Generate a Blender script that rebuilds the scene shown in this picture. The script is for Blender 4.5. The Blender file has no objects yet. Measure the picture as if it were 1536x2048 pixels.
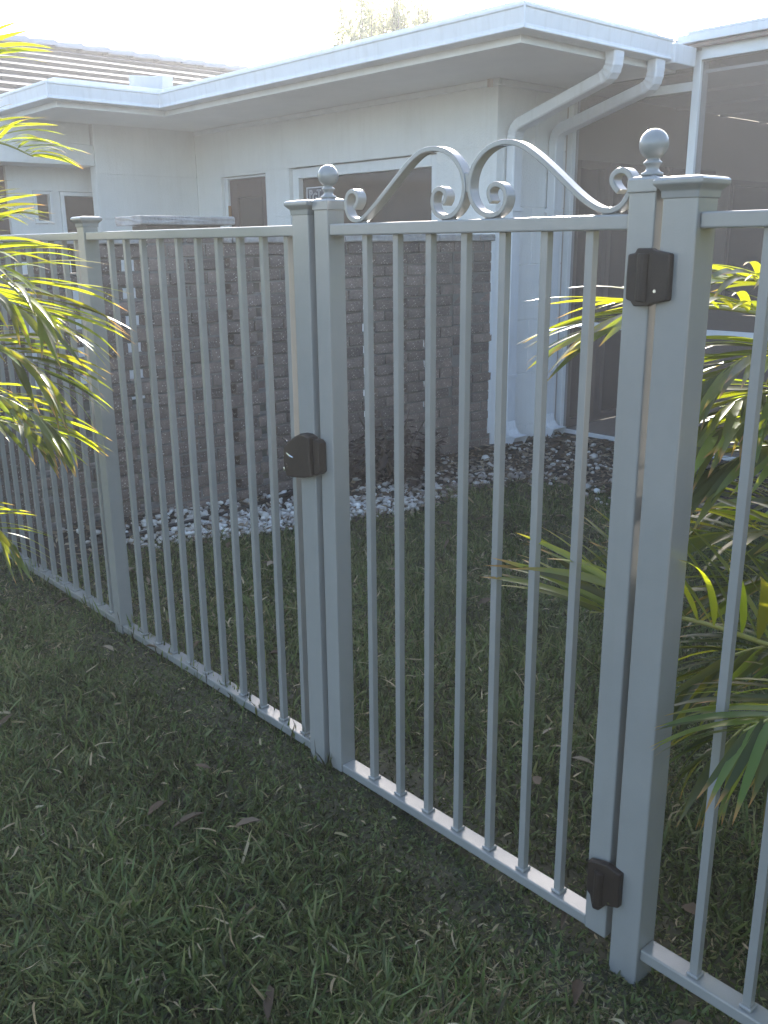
import bpy, bmesh, math, random
import numpy as np
from mathutils import Vector, Matrix

random.seed(7)
rng = np.random.default_rng(7)
sc = bpy.context.scene
COL = sc.collection
R = math.radians

# ------------------------------------------------------------------ camera
EYE = 1.45
cam_d = bpy.data.cameras.new('camera')
cam = bpy.data.objects.new('camera', cam_d)
COL.objects.link(cam)
cam_r = Vector((0.67013716, 0.74217933, -0.00927511))
cam_u = Vector((-0.20127337, 0.19373564, 0.96018516))
cam_f = Vector((-0.7144265, 0.64158892, -0.27921039))
M = Matrix((cam_r, cam_u, -cam_f)).transposed().to_4x4()
M.translation = (0, 0, EYE)
cam.matrix_world = M
cam_d.sensor_fit = 'VERTICAL'
cam_d.sensor_height = 36.0
cam_d.lens = 1851.13 / 2048 * 36.0
cam_d.clip_start = 0.05
cam_d.clip_end = 500
sc.camera = cam

# ------------------------------------------------------------------ light
HAZE = 0.0048
SUN_EL, SUN_AZ = 25.5, 43.4            # elevation, degrees left of +Y
w = bpy.data.worlds.new('World')
sc.world = w
w.use_nodes = True
nt = w.node_tree
for n in list(nt.nodes):
    nt.nodes.remove(n)
wo = nt.nodes.new('ShaderNodeOutputWorld')
bg = nt.nodes.new('ShaderNodeBackground')
sky = nt.nodes.new('ShaderNodeTexSky')
sky.sky_type = 'NISHITA'
sky.sun_disc = False
sky.sun_elevation = R(SUN_EL)
sky.sun_rotation = R(-SUN_AZ)
sky.air_density = 1.0
sky.dust_density = 1.6
sky.ozone_density = 1.0
bg.inputs['Strength'].default_value = 0.14
nt.links.new(sky.outputs[0], bg.inputs[0])
nt.links.new(bg.outputs[0], wo.inputs[0])
sun_dir = Vector((-math.sin(R(SUN_AZ)) * math.cos(R(SUN_EL)), math.cos(R(SUN_AZ)) * math.cos(R(SUN_EL)), math.sin(R(SUN_EL))))
sl = bpy.data.lights.new('sun', 'SUN')
sl.energy = 5.0
sl.angle = R(0.53)
sl.color = (1.0, 0.95, 0.86)
so = bpy.data.objects.new('sun', sl)
COL.objects.link(so)
so.rotation_euler = (-sun_dir).to_track_quat('-Z', 'Y').to_euler()
so.location = (0, 0, 20)
vs = sc.view_settings
vs.view_transform = 'Standard'
vs.look = 'None'
vs.exposure = 2.08
vs.gamma = 1.0
vs.use_curve_mapping = False
sc.cycles.max_bounces = 10
sc.cycles.diffuse_bounces = 5
sc.cycles.transparent_max_bounces = 12
sc.cycles.caustics_reflective = False
sc.cycles.caustics_refractive = False


def project(p):
    """photo pixel (1536x2048) and depth of a world point; used to choose which pieces show largest"""
    v = Vector(p) - Vector((0, 0, EYE))
    z = v.dot(cam_f)
    if z < 0.05:
        return (-9999, -9999, z)
    return (768 + 1851.13 * v.dot(cam_r) / z, 1024 - 1851.13 * v.dot(cam_u) / z, z)


# ------------------------------------------------------------------ materials
def mat(name, col, rough=0.6, metal=0.0, var=0.0, var_scale=3.0, bump=0.0, bump_scale=60.0, spec=0.5, obj_var=0.0,
        col2=None, streak=0.0, streak_col=(0.25, 0.22, 0.18), rough_var=0.0, speck=None, speck_amt=0.5, speck_scale=150):
    m = bpy.data.materials.new(name)
    m.use_nodes = True
    t = m.node_tree
    b = t.nodes['Principled BSDF']
    b.inputs['Roughness'].default_value = rough
    b.inputs['Metallic'].default_value = metal
    b.inputs['Specular IOR Level'].default_value = spec
    L = t.links.new
    tc = t.nodes.new('ShaderNodeTexCoord')
    src = None
    rgb = t.nodes.new('ShaderNodeRGB')
    rgb.outputs[0].default_value = (*col, 1)
    src = rgb.outputs[0]
    if var > 0:
        nz = t.nodes.new('ShaderNodeTexNoise')
        nz.inputs['Scale'].default_value = var_scale
        nz.inputs['Detail'].default_value = 6
        nz.inputs['Roughness'].default_value = 0.65
        L(tc.outputs['Object'], nz.inputs['Vector'])
        rp = t.nodes.new('ShaderNodeValToRGB')
        rp.color_ramp.elements[0].position = 0.3
        rp.color_ramp.elements[1].position = 0.7
        c2 = col2 if col2 else tuple(c * (1 - var) for c in col)
        rp.color_ramp.elements[0].color = (*c2, 1)
        rp.color_ramp.elements[1].color = (*col, 1)
        L(nz.outputs[0], rp.inputs[0])
        src = rp.outputs[0]
    if obj_var > 0:
        oi = t.nodes.new('ShaderNodeObjectInfo')
        mr = t.nodes.new('ShaderNodeMapRange')
        mr.inputs['To Min'].default_value = 1 - obj_var
        mr.inputs['To Max'].default_value = 1 + obj_var
        L(oi.outputs['Random'], mr.inputs['Value'])
        hs = t.nodes.new('ShaderNodeHueSaturation')
        L(mr.outputs[0], hs.inputs['Value'])
        L(src, hs.inputs['Color'])
        src = hs.outputs[0]
    if speck:
        nz = t.nodes.new('ShaderNodeTexNoise')
        nz.inputs['Scale'].default_value = speck_scale
        nz.inputs['Detail'].default_value = 2
        L(tc.outputs['Object'], nz.inputs['Vector'])
        rp = t.nodes.new('ShaderNodeValToRGB')
        rp.color_ramp.elements[0].position = speck_amt
        rp.color_ramp.elements[1].position = speck_amt + 0.06
        L(nz.outputs[0], rp.inputs[0])
        mx = t.nodes.new('ShaderNodeMix')
        mx.data_type = 'RGBA'
        L(rp.outputs[0], mx.inputs[0])
        L(src, mx.inputs[6])
        mx.inputs[7].default_value = (*speck, 1)
        src = mx.outputs[2]
    if streak > 0:
        mp = t.nodes.new('ShaderNodeMapping')
        mp.inputs['Scale'].default_value = (14, 14, 0.9)
        L(tc.outputs['Object'], mp.inputs['Vector'])
        nz = t.nodes.new('ShaderNodeTexNoise')
        nz.inputs['Scale'].default_value = 1.6
        nz.inputs['Detail'].default_value = 7
        nz.inputs['Roughness'].default_value = 0.7
        L(mp.outputs[0], nz.inputs['Vector'])
        rp = t.nodes.new('ShaderNodeValToRGB')
        rp.color_ramp.elements[0].position = 0.50
        rp.color_ramp.elements[0].color = (0, 0, 0, 1)
        rp.color_ramp.elements[1].position = 0.78
        rp.color_ramp.elements[1].color = (streak, streak, streak, 1)
        L(nz.outputs[0], rp.inputs[0])
        mx = t.nodes.new('ShaderNodeMix')
        mx.data_type = 'RGBA'
        L(rp.outputs[0], mx.inputs[0])
        L(src, mx.inputs[6])
        mx.inputs[7].default_value = (*streak_col, 1)
        src = mx.outputs[2]
    if rough_var > 0:
        nz = t.nodes.new('ShaderNodeTexNoise')
        nz.inputs['Scale'].default_value = 11
        nz.inputs['Detail'].default_value = 8
        nz.inputs['Roughness'].default_value = 0.7
        L(tc.outputs['Object'], nz.inputs['Vector'])
        mr = t.nodes.new('ShaderNodeMapRange')
        mr.inputs['From Min'].default_value = 0.25
        mr.inputs['From Max'].default_value = 0.75
        mr.inputs['To Min'].default_value = rough
        mr.inputs['To Max'].default_value = rough + rough_var
        L(nz.outputs[0], mr.inputs['Value'])
        L(mr.outputs[0], b.inputs['Roughness'])
    L(src, b.inputs['Base Color'])
    if bump > 0:
        nz = t.nodes.new('ShaderNodeTexNoise')
        nz.inputs['Scale'].default_value = bump_scale
        nz.inputs['Detail'].default_value = 5
        L(tc.outputs['Object'], nz.inputs['Vector'])
        bp = t.nodes.new('ShaderNodeBump')
        bp.inputs['Strength'].default_value = bump
        bp.inputs['Distance'].default_value = 0.01
        L(nz.outputs[0], bp.inputs['Height'])
        L(bp.outputs[0], b.inputs['Normal'])
    return m


def leaf_mat(name, refl, trans, tip, amount=0.5, rough=0.38, dead=None):
    m = bpy.data.materials.new(name)
    m.use_nodes = True
    t = m.node_tree
    L = t.links.new
    b = t.nodes['Principled BSDF']
    out = t.nodes['Material Output']
    b.inputs['Roughness'].default_value = rough
    oi = t.nodes.new('ShaderNodeObjectInfo')
    at = t.nodes.new('ShaderNodeAttribute')
    at.attribute_name = 'along'
    rp = t.nodes.new('ShaderNodeValToRGB')
    e = rp.color_ramp.elements
    e[0].position = 0.86
    e[0].color = (0, 0, 0, 1)
    e[1].position = 1.0
    e[1].color = (1, 1, 1, 1)
    nz = t.nodes.new('ShaderNodeTexNoise')
    nz.inputs['Scale'].default_value = 9
    nz.inputs['Detail'].default_value = 4
    geo = t.nodes.new('ShaderNodeNewGeometry')
    L(geo.outputs['Position'], nz.inputs['Vector'])
    ad = t.nodes.new('ShaderNodeMath')
    ad.operation = 'MULTIPLY_ADD'
    ad.inputs[1].default_value = 0.5
    L(nz.outputs[0], ad.inputs[0])
    s2 = t.nodes.new('ShaderNodeMath')
    s2.operation = 'SUBTRACT'
    s2.inputs[1].default_value = 0.25
    L(at.outputs['Fac'], s2.inputs[0])
    L(s2.outputs[0], ad.inputs[2])
    L(ad.outputs[0], rp.inputs[0])

    def tinted(c, c2):
        hs = t.nodes.new('ShaderNodeHueSaturation')
        hs.inputs['Color'].default_value = (*c, 1)
        mr = t.nodes.new('ShaderNodeMapRange')
        mr.inputs['To Min'].default_value = 0.475
        mr.inputs['To Max'].default_value = 0.52
        L(oi.outputs['Random'], mr.inputs['Value'])
        L(mr.outputs[0], hs.inputs['Hue'])
        mr2 = t.nodes.new('ShaderNodeMapRange')
        mr2.inputs['To Min'].default_value = 0.35
        mr2.inputs['To Max'].default_value = 1.25
        rr = t.nodes.new('ShaderNodeMath')
        rr.operation = 'MULTIPLY'
        rr.inputs[1].default_value = 7.31
        L(oi.outputs['Random'], rr.inputs[0])
        fr_ = t.nodes.new('ShaderNodeMath')
        fr_.operation = 'FRACT'
        L(rr.outputs[0], fr_.inputs[0])
        L(fr_.outputs[0], mr2.inputs['Value'])
        L(mr2.outputs[0], hs.inputs['Value'])
        mx = t.nodes.new('ShaderNodeMix')
        mx.data_type = 'RGBA'
        L(rp.outputs[0], mx.inputs[0])
        L(hs.outputs[0], mx.inputs[6])
        mx.inputs[7].default_value = (*c2, 1)
        return mx.outputs[2]
    L(tinted(refl, tip), b.inputs['Base Color'])
    tr = t.nodes.new('ShaderNodeBsdfTranslucent')
    L(tinted(trans, tuple(c * 1.3 for c in tip)), tr.inputs['Color'])
    ms = t.nodes.new('ShaderNodeMixShader')
    ms.inputs[0].default_value = amount
    L(b.outputs[0], ms.inputs[1])
    L(tr.outputs[0], ms.inputs[2])
    L(ms.outputs[0], out.inputs['Surface'])
    return m


def blade_mat(name, stops, trans=0.35, rough=0.5, attr='tone'):
    m = bpy.data.materials.new(name)
    m.use_nodes = True
    t = m.node_tree
    L = t.links.new
    b = t.nodes['Principled BSDF']
    b.inputs['Roughness'].default_value = rough
    b.inputs['Specular IOR Level'].default_value = 0.35
    out = t.nodes['Material Output']
    at = t.nodes.new('ShaderNodeAttribute')
    at.attribute_name = attr
    rp = t.nodes.new('ShaderNodeValToRGB')
    el = rp.color_ramp.elements
    while len(el) < len(stops):
        el.new(0.5)
    for e, (p, c) in zip(el, stops):
        e.position = p
        e.color = (*c, 1)
    L(at.outputs['Fac'], rp.inputs[0])
    L(rp.outputs[0], b.inputs['Base Color'])
    if trans > 0:
        tr = t.nodes.new('ShaderNodeBsdfTranslucent')
        L(rp.outputs[0], tr.inputs['Color'])
        ms = t.nodes.new('ShaderNodeMixShader')
        ms.inputs[0].default_value = trans
        L(b.outputs[0], ms.inputs[1])
        L(tr.outputs[0], ms.inputs[2])
        L(ms.outputs[0], out.inputs['Surface'])
    return m


def screen_mat(name, col, openness):
    m = bpy.data.materials.new(name)
    m.use_nodes = True
    t = m.node_tree
    L = t.links.new
    b = t.nodes['Principled BSDF']
    b.inputs['Base Color'].default_value = (*col, 1)
    b.inputs['Roughness'].default_value = 0.7
    tp = t.nodes.new('ShaderNodeBsdfTransparent')
    ms = t.nodes.new('ShaderNodeMixShader')
    ms.inputs[0].default_value = openness
    L(b.outputs[0], ms.inputs[1])
    L(tp.outputs[0], ms.inputs[2])
    L(ms.outputs[0], t.nodes['Material Output'].inputs['Surface'])
    return m


PAINT = mat('grey_fence_paint', (0.275, 0.272, 0.26), 0.12, spec=0.75, var=0.09, var_scale=5, streak=0.10, streak_col=(0.16, 0.15, 0.125), rough_var=0.10, bump=0.03, bump_scale=240, obj_var=0.03)
BLACK = mat('black_plastic', (0.034, 0.023, 0.017), 0.55, spec=0.3, var=0.3, var_scale=40, bump=0.1, bump_scale=300)
STEEL = mat('bright_steel', (0.75, 0.74, 0.70), 0.25, metal=1.0)
WALL = mat('painted_masonry', (0.75, 0.745, 0.735), 0.8, var=0.09, var_scale=2.2, streak=0.18, streak_col=(0.50, 0.47, 0.42), bump=0.45, bump_scale=95)
TRIM = mat('white_trim_paint', (0.75, 0.755, 0.76), 0.45, var=0.08, var_scale=5, streak=0.2, streak_col=(0.5, 0.48, 0.44), bump=0.04)
GUTTER = mat('white_aluminium', (0.70, 0.71, 0.74), 0.33, var=0.10, var_scale=4, streak=0.30, streak_col=(0.40, 0.38, 0.34), rough_var=0.2)
VENT = mat('shaded_vent_box', (0.42, 0.46, 0.51), 0.55, var=0.15, var_scale=6, streak=0.2)  # white box; its bluish shaded tone is put into the base colour
SOFFIT = mat('soffit_paint', (0.78, 0.765, 0.74), 0.8, var=0.10, var_scale=1.5)
ROOFFLAT = mat('flat_roof_membrane', (0.55, 0.55, 0.54), 0.8, var=0.2)
TILE = mat('flat_concrete_tile', (0.09, 0.074, 0.068), 0.5, spec=0.6, var=0.35, var_scale=8, bump=0.08, bump_scale=60, obj_var=0.08)
RIDGE = mat('ridge_tile_pale', (0.33, 0.33, 0.37), 0.7, var=0.15, var_scale=6, obj_var=0.05)
BRICK = mat('brown_brick', (0.185, 0.140, 0.118), 0.85, var=0.45, var_scale=14, bump=0.5, bump_scale=90, obj_var=0.32,
            speck=(0.48, 0.44, 0.40), speck_amt=0.64, speck_scale=110)
MORTAR = mat('mortar', (0.185, 0.17, 0.155), 0.9, var=0.25, var_scale=20, bump=0.4, bump_scale=120)
STONE = mat('cast_stone', (0.42, 0.40, 0.385), 0.85, var=0.4, var_scale=14, bump=0.6, bump_scale=45, obj_var=0.08)
GLASS = mat('tinted_brown_glass', (0.085, 0.06, 0.045), 0.06, spec=0.6, var=0.25, var_scale=1.2)
DOORB = mat('brown_door_panel', (0.11, 0.07, 0.06), 0.4, var=0.25, var_scale=4)
BRASS = mat('hinge_brass', (0.40, 0.22, 0.09), 0.35, metal=0.9)
BLIND = mat('grey_shade_cloth', (0.17, 0.15, 0.135), 0.9, var=0.1)
BRONZE = mat('bronze_frame', (0.27, 0.20, 0.17), 0.5, var=0.1)
PORCHWALL = mat('porch_wall_tint', (0.56, 0.47, 0.42), 0.8, var=0.12, var_scale=1.5)  # tan stands in for screen shade and flare on whitish wall paint
STICKER = mat('sticker_film', (0.075, 0.075, 0.10), 0.4)
PRINT = mat('sticker_white_print', (0.72, 0.72, 0.76), 0.5)
SCREEN = screen_mat('insect_screen', (0.20, 0.155, 0.135), 0.72)
SOIL = mat('dark_soil', (0.075, 0.068, 0.038), 0.95, var=0.5, var_scale=5, bump=0.8, bump_scale=35)
BEDSOIL = mat('bed_mulch', (0.055, 0.040, 0.030), 0.95, var=0.5, var_scale=12, bump=0.9, bump_scale=50)
RUBBER = mat('black_edging_plastic', (0.02, 0.018, 0.017), 0.5)
STEM = mat('palm_cane', (0.16, 0.17, 0.06), 0.55, var=0.35, var_scale=10)
RACHIS = mat('palm_rachis', (0.28, 0.27, 0.07), 0.45, var=0.25, var_scale=12)
BARK = mat('bark', (0.12, 0.09, 0.065), 0.9, var=0.4, var_scale=12, bump=0.6, bump_scale=30)
PALMLEAF = leaf_mat('palm_leaf', (0.085, 0.13, 0.03), (0.46, 0.50, 0.012), (0.45, 0.24, 0.07), 0.5, 0.30)
TREELEAF = leaf_mat('feathery_leaf', (0.17, 0.18, 0.10), (0.50, 0.48, 0.24), (0.3, 0.26, 0.14), 0.6, 0.45)
HEDGELEAF = leaf_mat('hedge_leaf', (0.07, 0.10, 0.03), (0.20, 0.25, 0.03), (0.2, 0.15, 0.06), 0.35, 0.4)
SHRUBLEAF = leaf_mat('maroon_leaf', (0.075, 0.045, 0.034), (0.10, 0.045, 0.025), (0.14, 0.09, 0.05), 0.3, 0.7)
GRASS = blade_mat('lawn_blades', [(0.0, (0.040, 0.034, 0.013)), (0.35, (0.082, 0.100, 0.028)), (0.62, (0.125, 0.172, 0.050)),
                                  (0.84, (0.22, 0.22, 0.09)), (0.92, (0.25, 0.19, 0.10)), (1.0, (0.42, 0.35, 0.22))], 0.3)
LITTER = blade_mat('dry_litter', [(0.0, (0.065, 0.042, 0.026)), (0.55, (0.14, 0.095, 0.06)), (1.0, (0.34, 0.28, 0.20))], 0.15, 0.7)
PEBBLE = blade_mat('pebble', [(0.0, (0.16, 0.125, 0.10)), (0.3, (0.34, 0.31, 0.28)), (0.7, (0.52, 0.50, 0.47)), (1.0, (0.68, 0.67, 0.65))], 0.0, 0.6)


# ------------------------------------------------------------------ mesh helpers
class MB:
    def __init__(s):
        s.v, s.f = [], []

    def add(s, vs, fs):
        o = len(s.v)
        s.v += [tuple(v) for v in vs]
        s.f += [tuple(i + o for i in f) for f in fs]
        return s

    def box(s, x0, x1, y0, y1, z0, z1):
        return s.add([(x0, y0, z0), (x1, y0, z0), (x1, y1, z0), (x0, y1, z0), (x0, y0, z1), (x1, y0, z1), (x1, y1, z1), (x0, y1, z1)],
                     [(0, 3, 2, 1), (4, 5, 6, 7), (0, 1, 5, 4), (1, 2, 6, 5), (2, 3, 7, 6), (3, 0, 4, 7)])

    def prism_xz(s, pts, y0, y1):      # outline in XZ extruded along Y
        n = len(pts)
        vs = [(x, y0, z) for x, z in pts] + [(x, y1, z) for x, z in pts]
        fs = [tuple(range(n)), tuple(range(2 * n - 1, n - 1, -1))]
        fs += [(i, i + n, (i + 1) % n + n, (i + 1) % n) for i in range(n)]
        return s.add(vs, fs)

    def prism_xy(s, pts, z0, z1):
        n = len(pts)
        vs = [(x, y, z0) for x, y in pts] + [(x, y, z1) for x, y in pts]
        fs = [tuple(range(n - 1, -1, -1)), tuple(range(n, 2 * n))]
        fs += [(i, (i + 1) % n, (i + 1) % n + n, i + n) for i in range(n)]
        return s.add(vs, fs)

    def lathe(s, cx, cy, prof, n=20):
        vs, fs = [], []
        for r, z in prof:
            for k in range(n):
                a = 2 * math.pi * k / n
                vs.append((cx + r * math.cos(a), cy + r * math.sin(a), z))
        for i in range(len(prof) - 1):
            for k in range(n):
                fs.append((i * n + k, i * n + (k + 1) % n, (i + 1) * n + (k + 1) % n, (i + 1) * n + k))
        fs.append(tuple(range(n - 1, -1, -1)))
        fs.append(tuple(range((len(prof) - 1) * n, len(prof) * n)))
        return s.add(vs, fs)

    def tube(s, pts, rad, n=8):
        pts = [Vector(p) for p in pts]
        rs = rad if hasattr(rad, '__len__') else [rad] * len(pts)
        vs, fs = [], []
        ref = Vector((0.13, 0.21, 1)).normalized()
        for i, p in enumerate(pts):
            t = (pts[min(i + 1, len(pts) - 1)] - pts[max(i - 1, 0)]).normalized()
            a = t.cross(ref)
            if a.length < 1e-3:
                a = t.cross(Vector((1, 0, 0)))
            a.normalize()
            b = t.cross(a)
            for k in range(n):
                q = 2 * math.pi * k / n
                vs.append(p + (a * math.cos(q) + b * math.sin(q)) * rs[i])
        for i in range(len(pts) - 1):
            for k in range(n):
                fs.append((i * n + k, i * n + (k + 1) % n, (i + 1) * n + (k + 1) % n, (i + 1) * n + k))
        fs.append(tuple(range(n - 1, -1, -1)))
        fs.append(tuple(range((len(pts) - 1) * n, len(pts) * n)))
        return s.add(vs, fs)

    def mesh(s, name):
        me = bpy.data.meshes.new(name)
        me.from_pydata(s.v, [], s.f)
        me.update()
        return me


def link(name, me, m=None, parent=None, smooth=False, bevel=0.0, seg=2, recalc=True):
    if isinstance(me, MB):
        me = me.mesh(name)
        if recalc:
            b = bmesh.new()
            b.from_mesh(me)
            bmesh.ops.recalc_face_normals(b, faces=b.faces)
            b.to_mesh(me)
            b.free()
    if m is not None and not me.materials:
        me.materials.append(m)
    o = bpy.data.objects.new(name, me)
    COL.objects.link(o)
    if parent is not None:
        o.parent = parent
        o.matrix_parent_inverse = Matrix.Translation(-parent_loc(parent))
    if smooth:
        for p in me.polygons:
            p.use_smooth = True
    if bevel > 0:
        md = o.modifiers.new('bevel', 'BEVEL')
        md.width = bevel
        md.segments = seg
        md.limit_method = 'ANGLE'
        md.angle_limit = R(40)
    return o


def parent_loc(p):
    v = Vector((0, 0, 0))
    while p is not None:
        v += Vector(p.location)
        p = p.parent
    return v


def thing(name, label, cat, loc=(0, 0, 0), group=None):
    o = bpy.data.objects.new(name, None)
    COL.objects.link(o)
    o.location = loc
    o.empty_display_size = 0.1
    tag(o, label, cat, group)
    return o


def tag(o, label=None, cat=None, group=None, kind=None):
    if label:
        o['label'] = label
    if cat:
        o['category'] = cat
    if group:
        o['group'] = group
    if kind:
        o['kind'] = kind
    return o


def boxo(name, x0, x1, y0, y1, z0, z1, m, parent, bevel=0.0, seg=2):
    return link(name, MB().box(x0, x1, y0, y1, z0, z1), m, parent, bevel=bevel, seg=seg)


def bez(pts, n):
    """Catmull-Rom through the points"""
    P = [Vector(p) for p in pts]
    P = [P[0] * 2 - P[1]] + P + [P[-1] * 2 - P[-2]]
    out = []
    segs = len(P) - 3
    for i in range(n):
        t = i / (n - 1) * segs
        k = min(int(t), segs - 1)
        u = t - k
        a, b, c, d = P[k:k + 4]
        out.append(0.5 * ((2 * b) + (c - a) * u + (2 * a - 5 * b + 4 * c - d) * u * u + (3 * b - a - 3 * c + d) * u ** 3))
    return out


def smooth01(x):
    x = max(0.0, min(1.0, x))
    return x * x * (3 - 2 * x)


def gz(x, y):
    """height of the ground: a slight rise under the left part of the fence"""
    return 0.06 * smooth01((-0.95 - x) / 0.9) * (1 - smooth01((y - 1.75) / 1.5)) * (1 - smooth01((-x - 5.5) / 2)) - 0.004


def gz_np(x, y):
    s = lambda q: (lambda c: c * c * (3 - 2 * c))(np.clip(q, 0, 1))
    return 0.06 * s((-0.95 - x) / 0.9) * (1 - s((y - 1.75) / 1.5)) * (1 - s((-x - 5.5) / 2)) - 0.004


# ------------------------------------------------------------------ ground
xs = np.concatenate([[-65, -40, -20, -12], np.linspace(-8, 3, 89), [6, 20, 40, 65]])
ys = np.concatenate([[-65, -40, -20, -6], np.linspace(-2, 7, 73), [12, 20, 40, 65]])
gm = MB()
for yy in ys:
    for xx in xs:
        gm.v.append((float(xx), float(yy), gz(xx, yy)))
nx = len(xs)
for j in range(len(ys) - 1):
    for i in range(nx - 1):
        gm.f.append((j * nx + i, j * nx + i + 1, (j + 1) * nx + i + 1, (j + 1) * nx + i))
ground = link('ground', gm, SOIL, smooth=True)
tag(ground, 'dark soil under the lawn on both sides of the fence', kind='structure')


def bed_edge(y):
    """x of the front edge of the gravel bed"""
    return np.interp(y, [0, 1.9, 2.1, 2.4, 2.8, 3.1, 3.5, 3.9, 4.3, 4.5], [-3.95, -3.86, -3.87, -3.79, -3.75, -3.69, -3.62, -3.70, -3.68, -3.55])


bm_ = MB()
yy = np.linspace(1.5, 4.5, 31)
pl = [(-4.47, float(y)) for y in yy] + [(float(bed_edge(y)) + 0.05, float(y)) for y in yy]
n_ = len(yy)
bm_.v = [(x, y, gz(x, y) + 0.006) for x, y in pl]
bm_.f = [(i, i + n_, i + n_ + 1, i + 1) for i in range(n_ - 1)]
o0 = len(bm_.v)
bm_.add([(-4.47, 4.5, .002), (-3.5, 4.5, .002), (-3.2, 4.78, .002), (2.5, 4.95, .002), (2.5, 5.9, .002), (-4.47, 5.9, .002)], [(0, 1, 2, 3, 4, 5)])
bed = link('gravel_bed', bm_, BEDSOIL)
tag(bed, 'dark mulch strip along the brick wall and porch', kind='structure')

# ------------------------------------------------------------------ house
XW, YW = -4.464, 5.07                 # corner of the two visible walls
E_ = EYE
house = thing('house', 'white single-storey house with a flat overhanging roof and white gutters behind the fence', 'house', (XW, YW, 0))


def Z(r):
    return r + E_


joints = [-0.0, 0.112, 0.502, 0.895, 1.29, 1.683, 2.075, 2.50]   # block courses (heights above ground)
core = MB()
# openings in the long wall: door and picture window
DX0, DX1, DZT = -7.90, -7.18, Z(0.605)
WX0, WX1, WZ0, WZT = -6.83, -5.04, Z(-0.55), Z(0.622)


def course_boxes(z0, z1):
    spans = [(-8.33, XW)]
    out = []

    def cut(sp, a, b):
        r = []
        for s, e in sp:
            if b <= s or a >= e:
                r.append((s, e))
            else:
                if a > s:
                    r.append((s, a))
                if b < e:
                    r.append((b, e))
        return r
    lev = sorted({z0, z1, *[q for q in (DZT, WZ0, WZT) if z0 < q < z1]})
    for a, b in zip(lev[:-1], lev[1:]):
        sp = spans
        mid = (a + b) / 2
        if mid < DZT:
            sp = cut(sp, DX0, DX1)
        if WZ0 < mid < WZT:
            sp = cut(sp, WX0, WX1)
        out += [(s, e, a, b) for s, e in sp]
    return out


for z0, z1 in zip(joints[:-1], joints[1:]):
    for s, e, a, b in course_boxes(z0, z1):
        aa = a + (0.0012 if a == z0 else 0)
        bb = b - (0.0012 if b == z1 else 0)
        boxo('wall_course', s, e, YW, YW + 0.18, aa, bb, WALL, house)
        core.box(s + .003, e - .003, YW + .004, YW + .177, a - (.003 if a == z0 else 0), b)
# short return wall: separate blocks, running bond
for k, (z0, z1) in enumerate(zip(joints[:-1], joints[1:])):
    cuts = [YW + .1815, 5.83] if k % 2 else [YW + .1815, 5.47, 5.83]
    for a, b in zip(cuts[:-1], cuts[1:]):
        boxo('wall_block', XW - 0.18, XW, a, b - 0.0015, z0 + 0.002, z1 - 0.002, WALL, house, bevel=0.003, seg=1)
core.box(XW - 0.17, XW - 0.005, YW + 0.183, 5.82, 0, 2.49)
link('wall_core', core, WALL, house)
# dark rooms behind the openings
rm = MB()
rm.box(-8.2, -4.7, YW + 1.6, YW + 1.65, 0, 2.5)
link('room_back_wall', rm, PORCHWALL, house)

# wing with recessed window
XL, YWg = -8.33, 4.03
for z0, z1 in zip(joints[:-1], joints[1:]):
    boxo('wall_course', XL - 0.12, XL, YWg, YW - 0.002, z0 + 0.001, z1 - 0.001, WALL, house)
boxo('header_beam', -9.2, XL - 0.012, 1.5, YWg - 0.003, Z(0.69), Z(0.865), WALL, house, bevel=0.004)
boxo('header_beam', -9.2, XL - 0.03, 1.5, YWg - 0.02, Z(0.868), 2.5, WALL, house, bevel=0.004)
XR, YR = -8.72, 4.24
boxo('wall', XR - 0.15, XL - .125, YR, YR + .12, 0, 2.47, WALL, house)
boxo('wall', XR - 0.15, XR, 3.36, YR - .003, Z(0.485), 2.3, WALL, house)
boxo('wall', XR - 0.15, XR, 3.36, YR - .003, 0, Z(-0.4), WALL, house)
boxo('wall', XR - 0.15, XR, 3.76, 3.83, Z(-0.4), Z(0.485), WALL, house)
boxo('wall', XR - 0.15, XR, 3.36, 3.58, Z(-0.4), Z(0.485), WALL, house)
boxo('wall', XR - 0.15, XR, 3.58, 3.76, Z(-.4), Z(.195), WALL, house)
boxo('wall', XR - 0.15, XR, 1.5, 2.5, 0, 2.3, WALL, house)
boxo('dark_door', XR - 0.15, XR - .05, 2.5, 3.36, 0, 2.3, DOORB, house)


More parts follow.
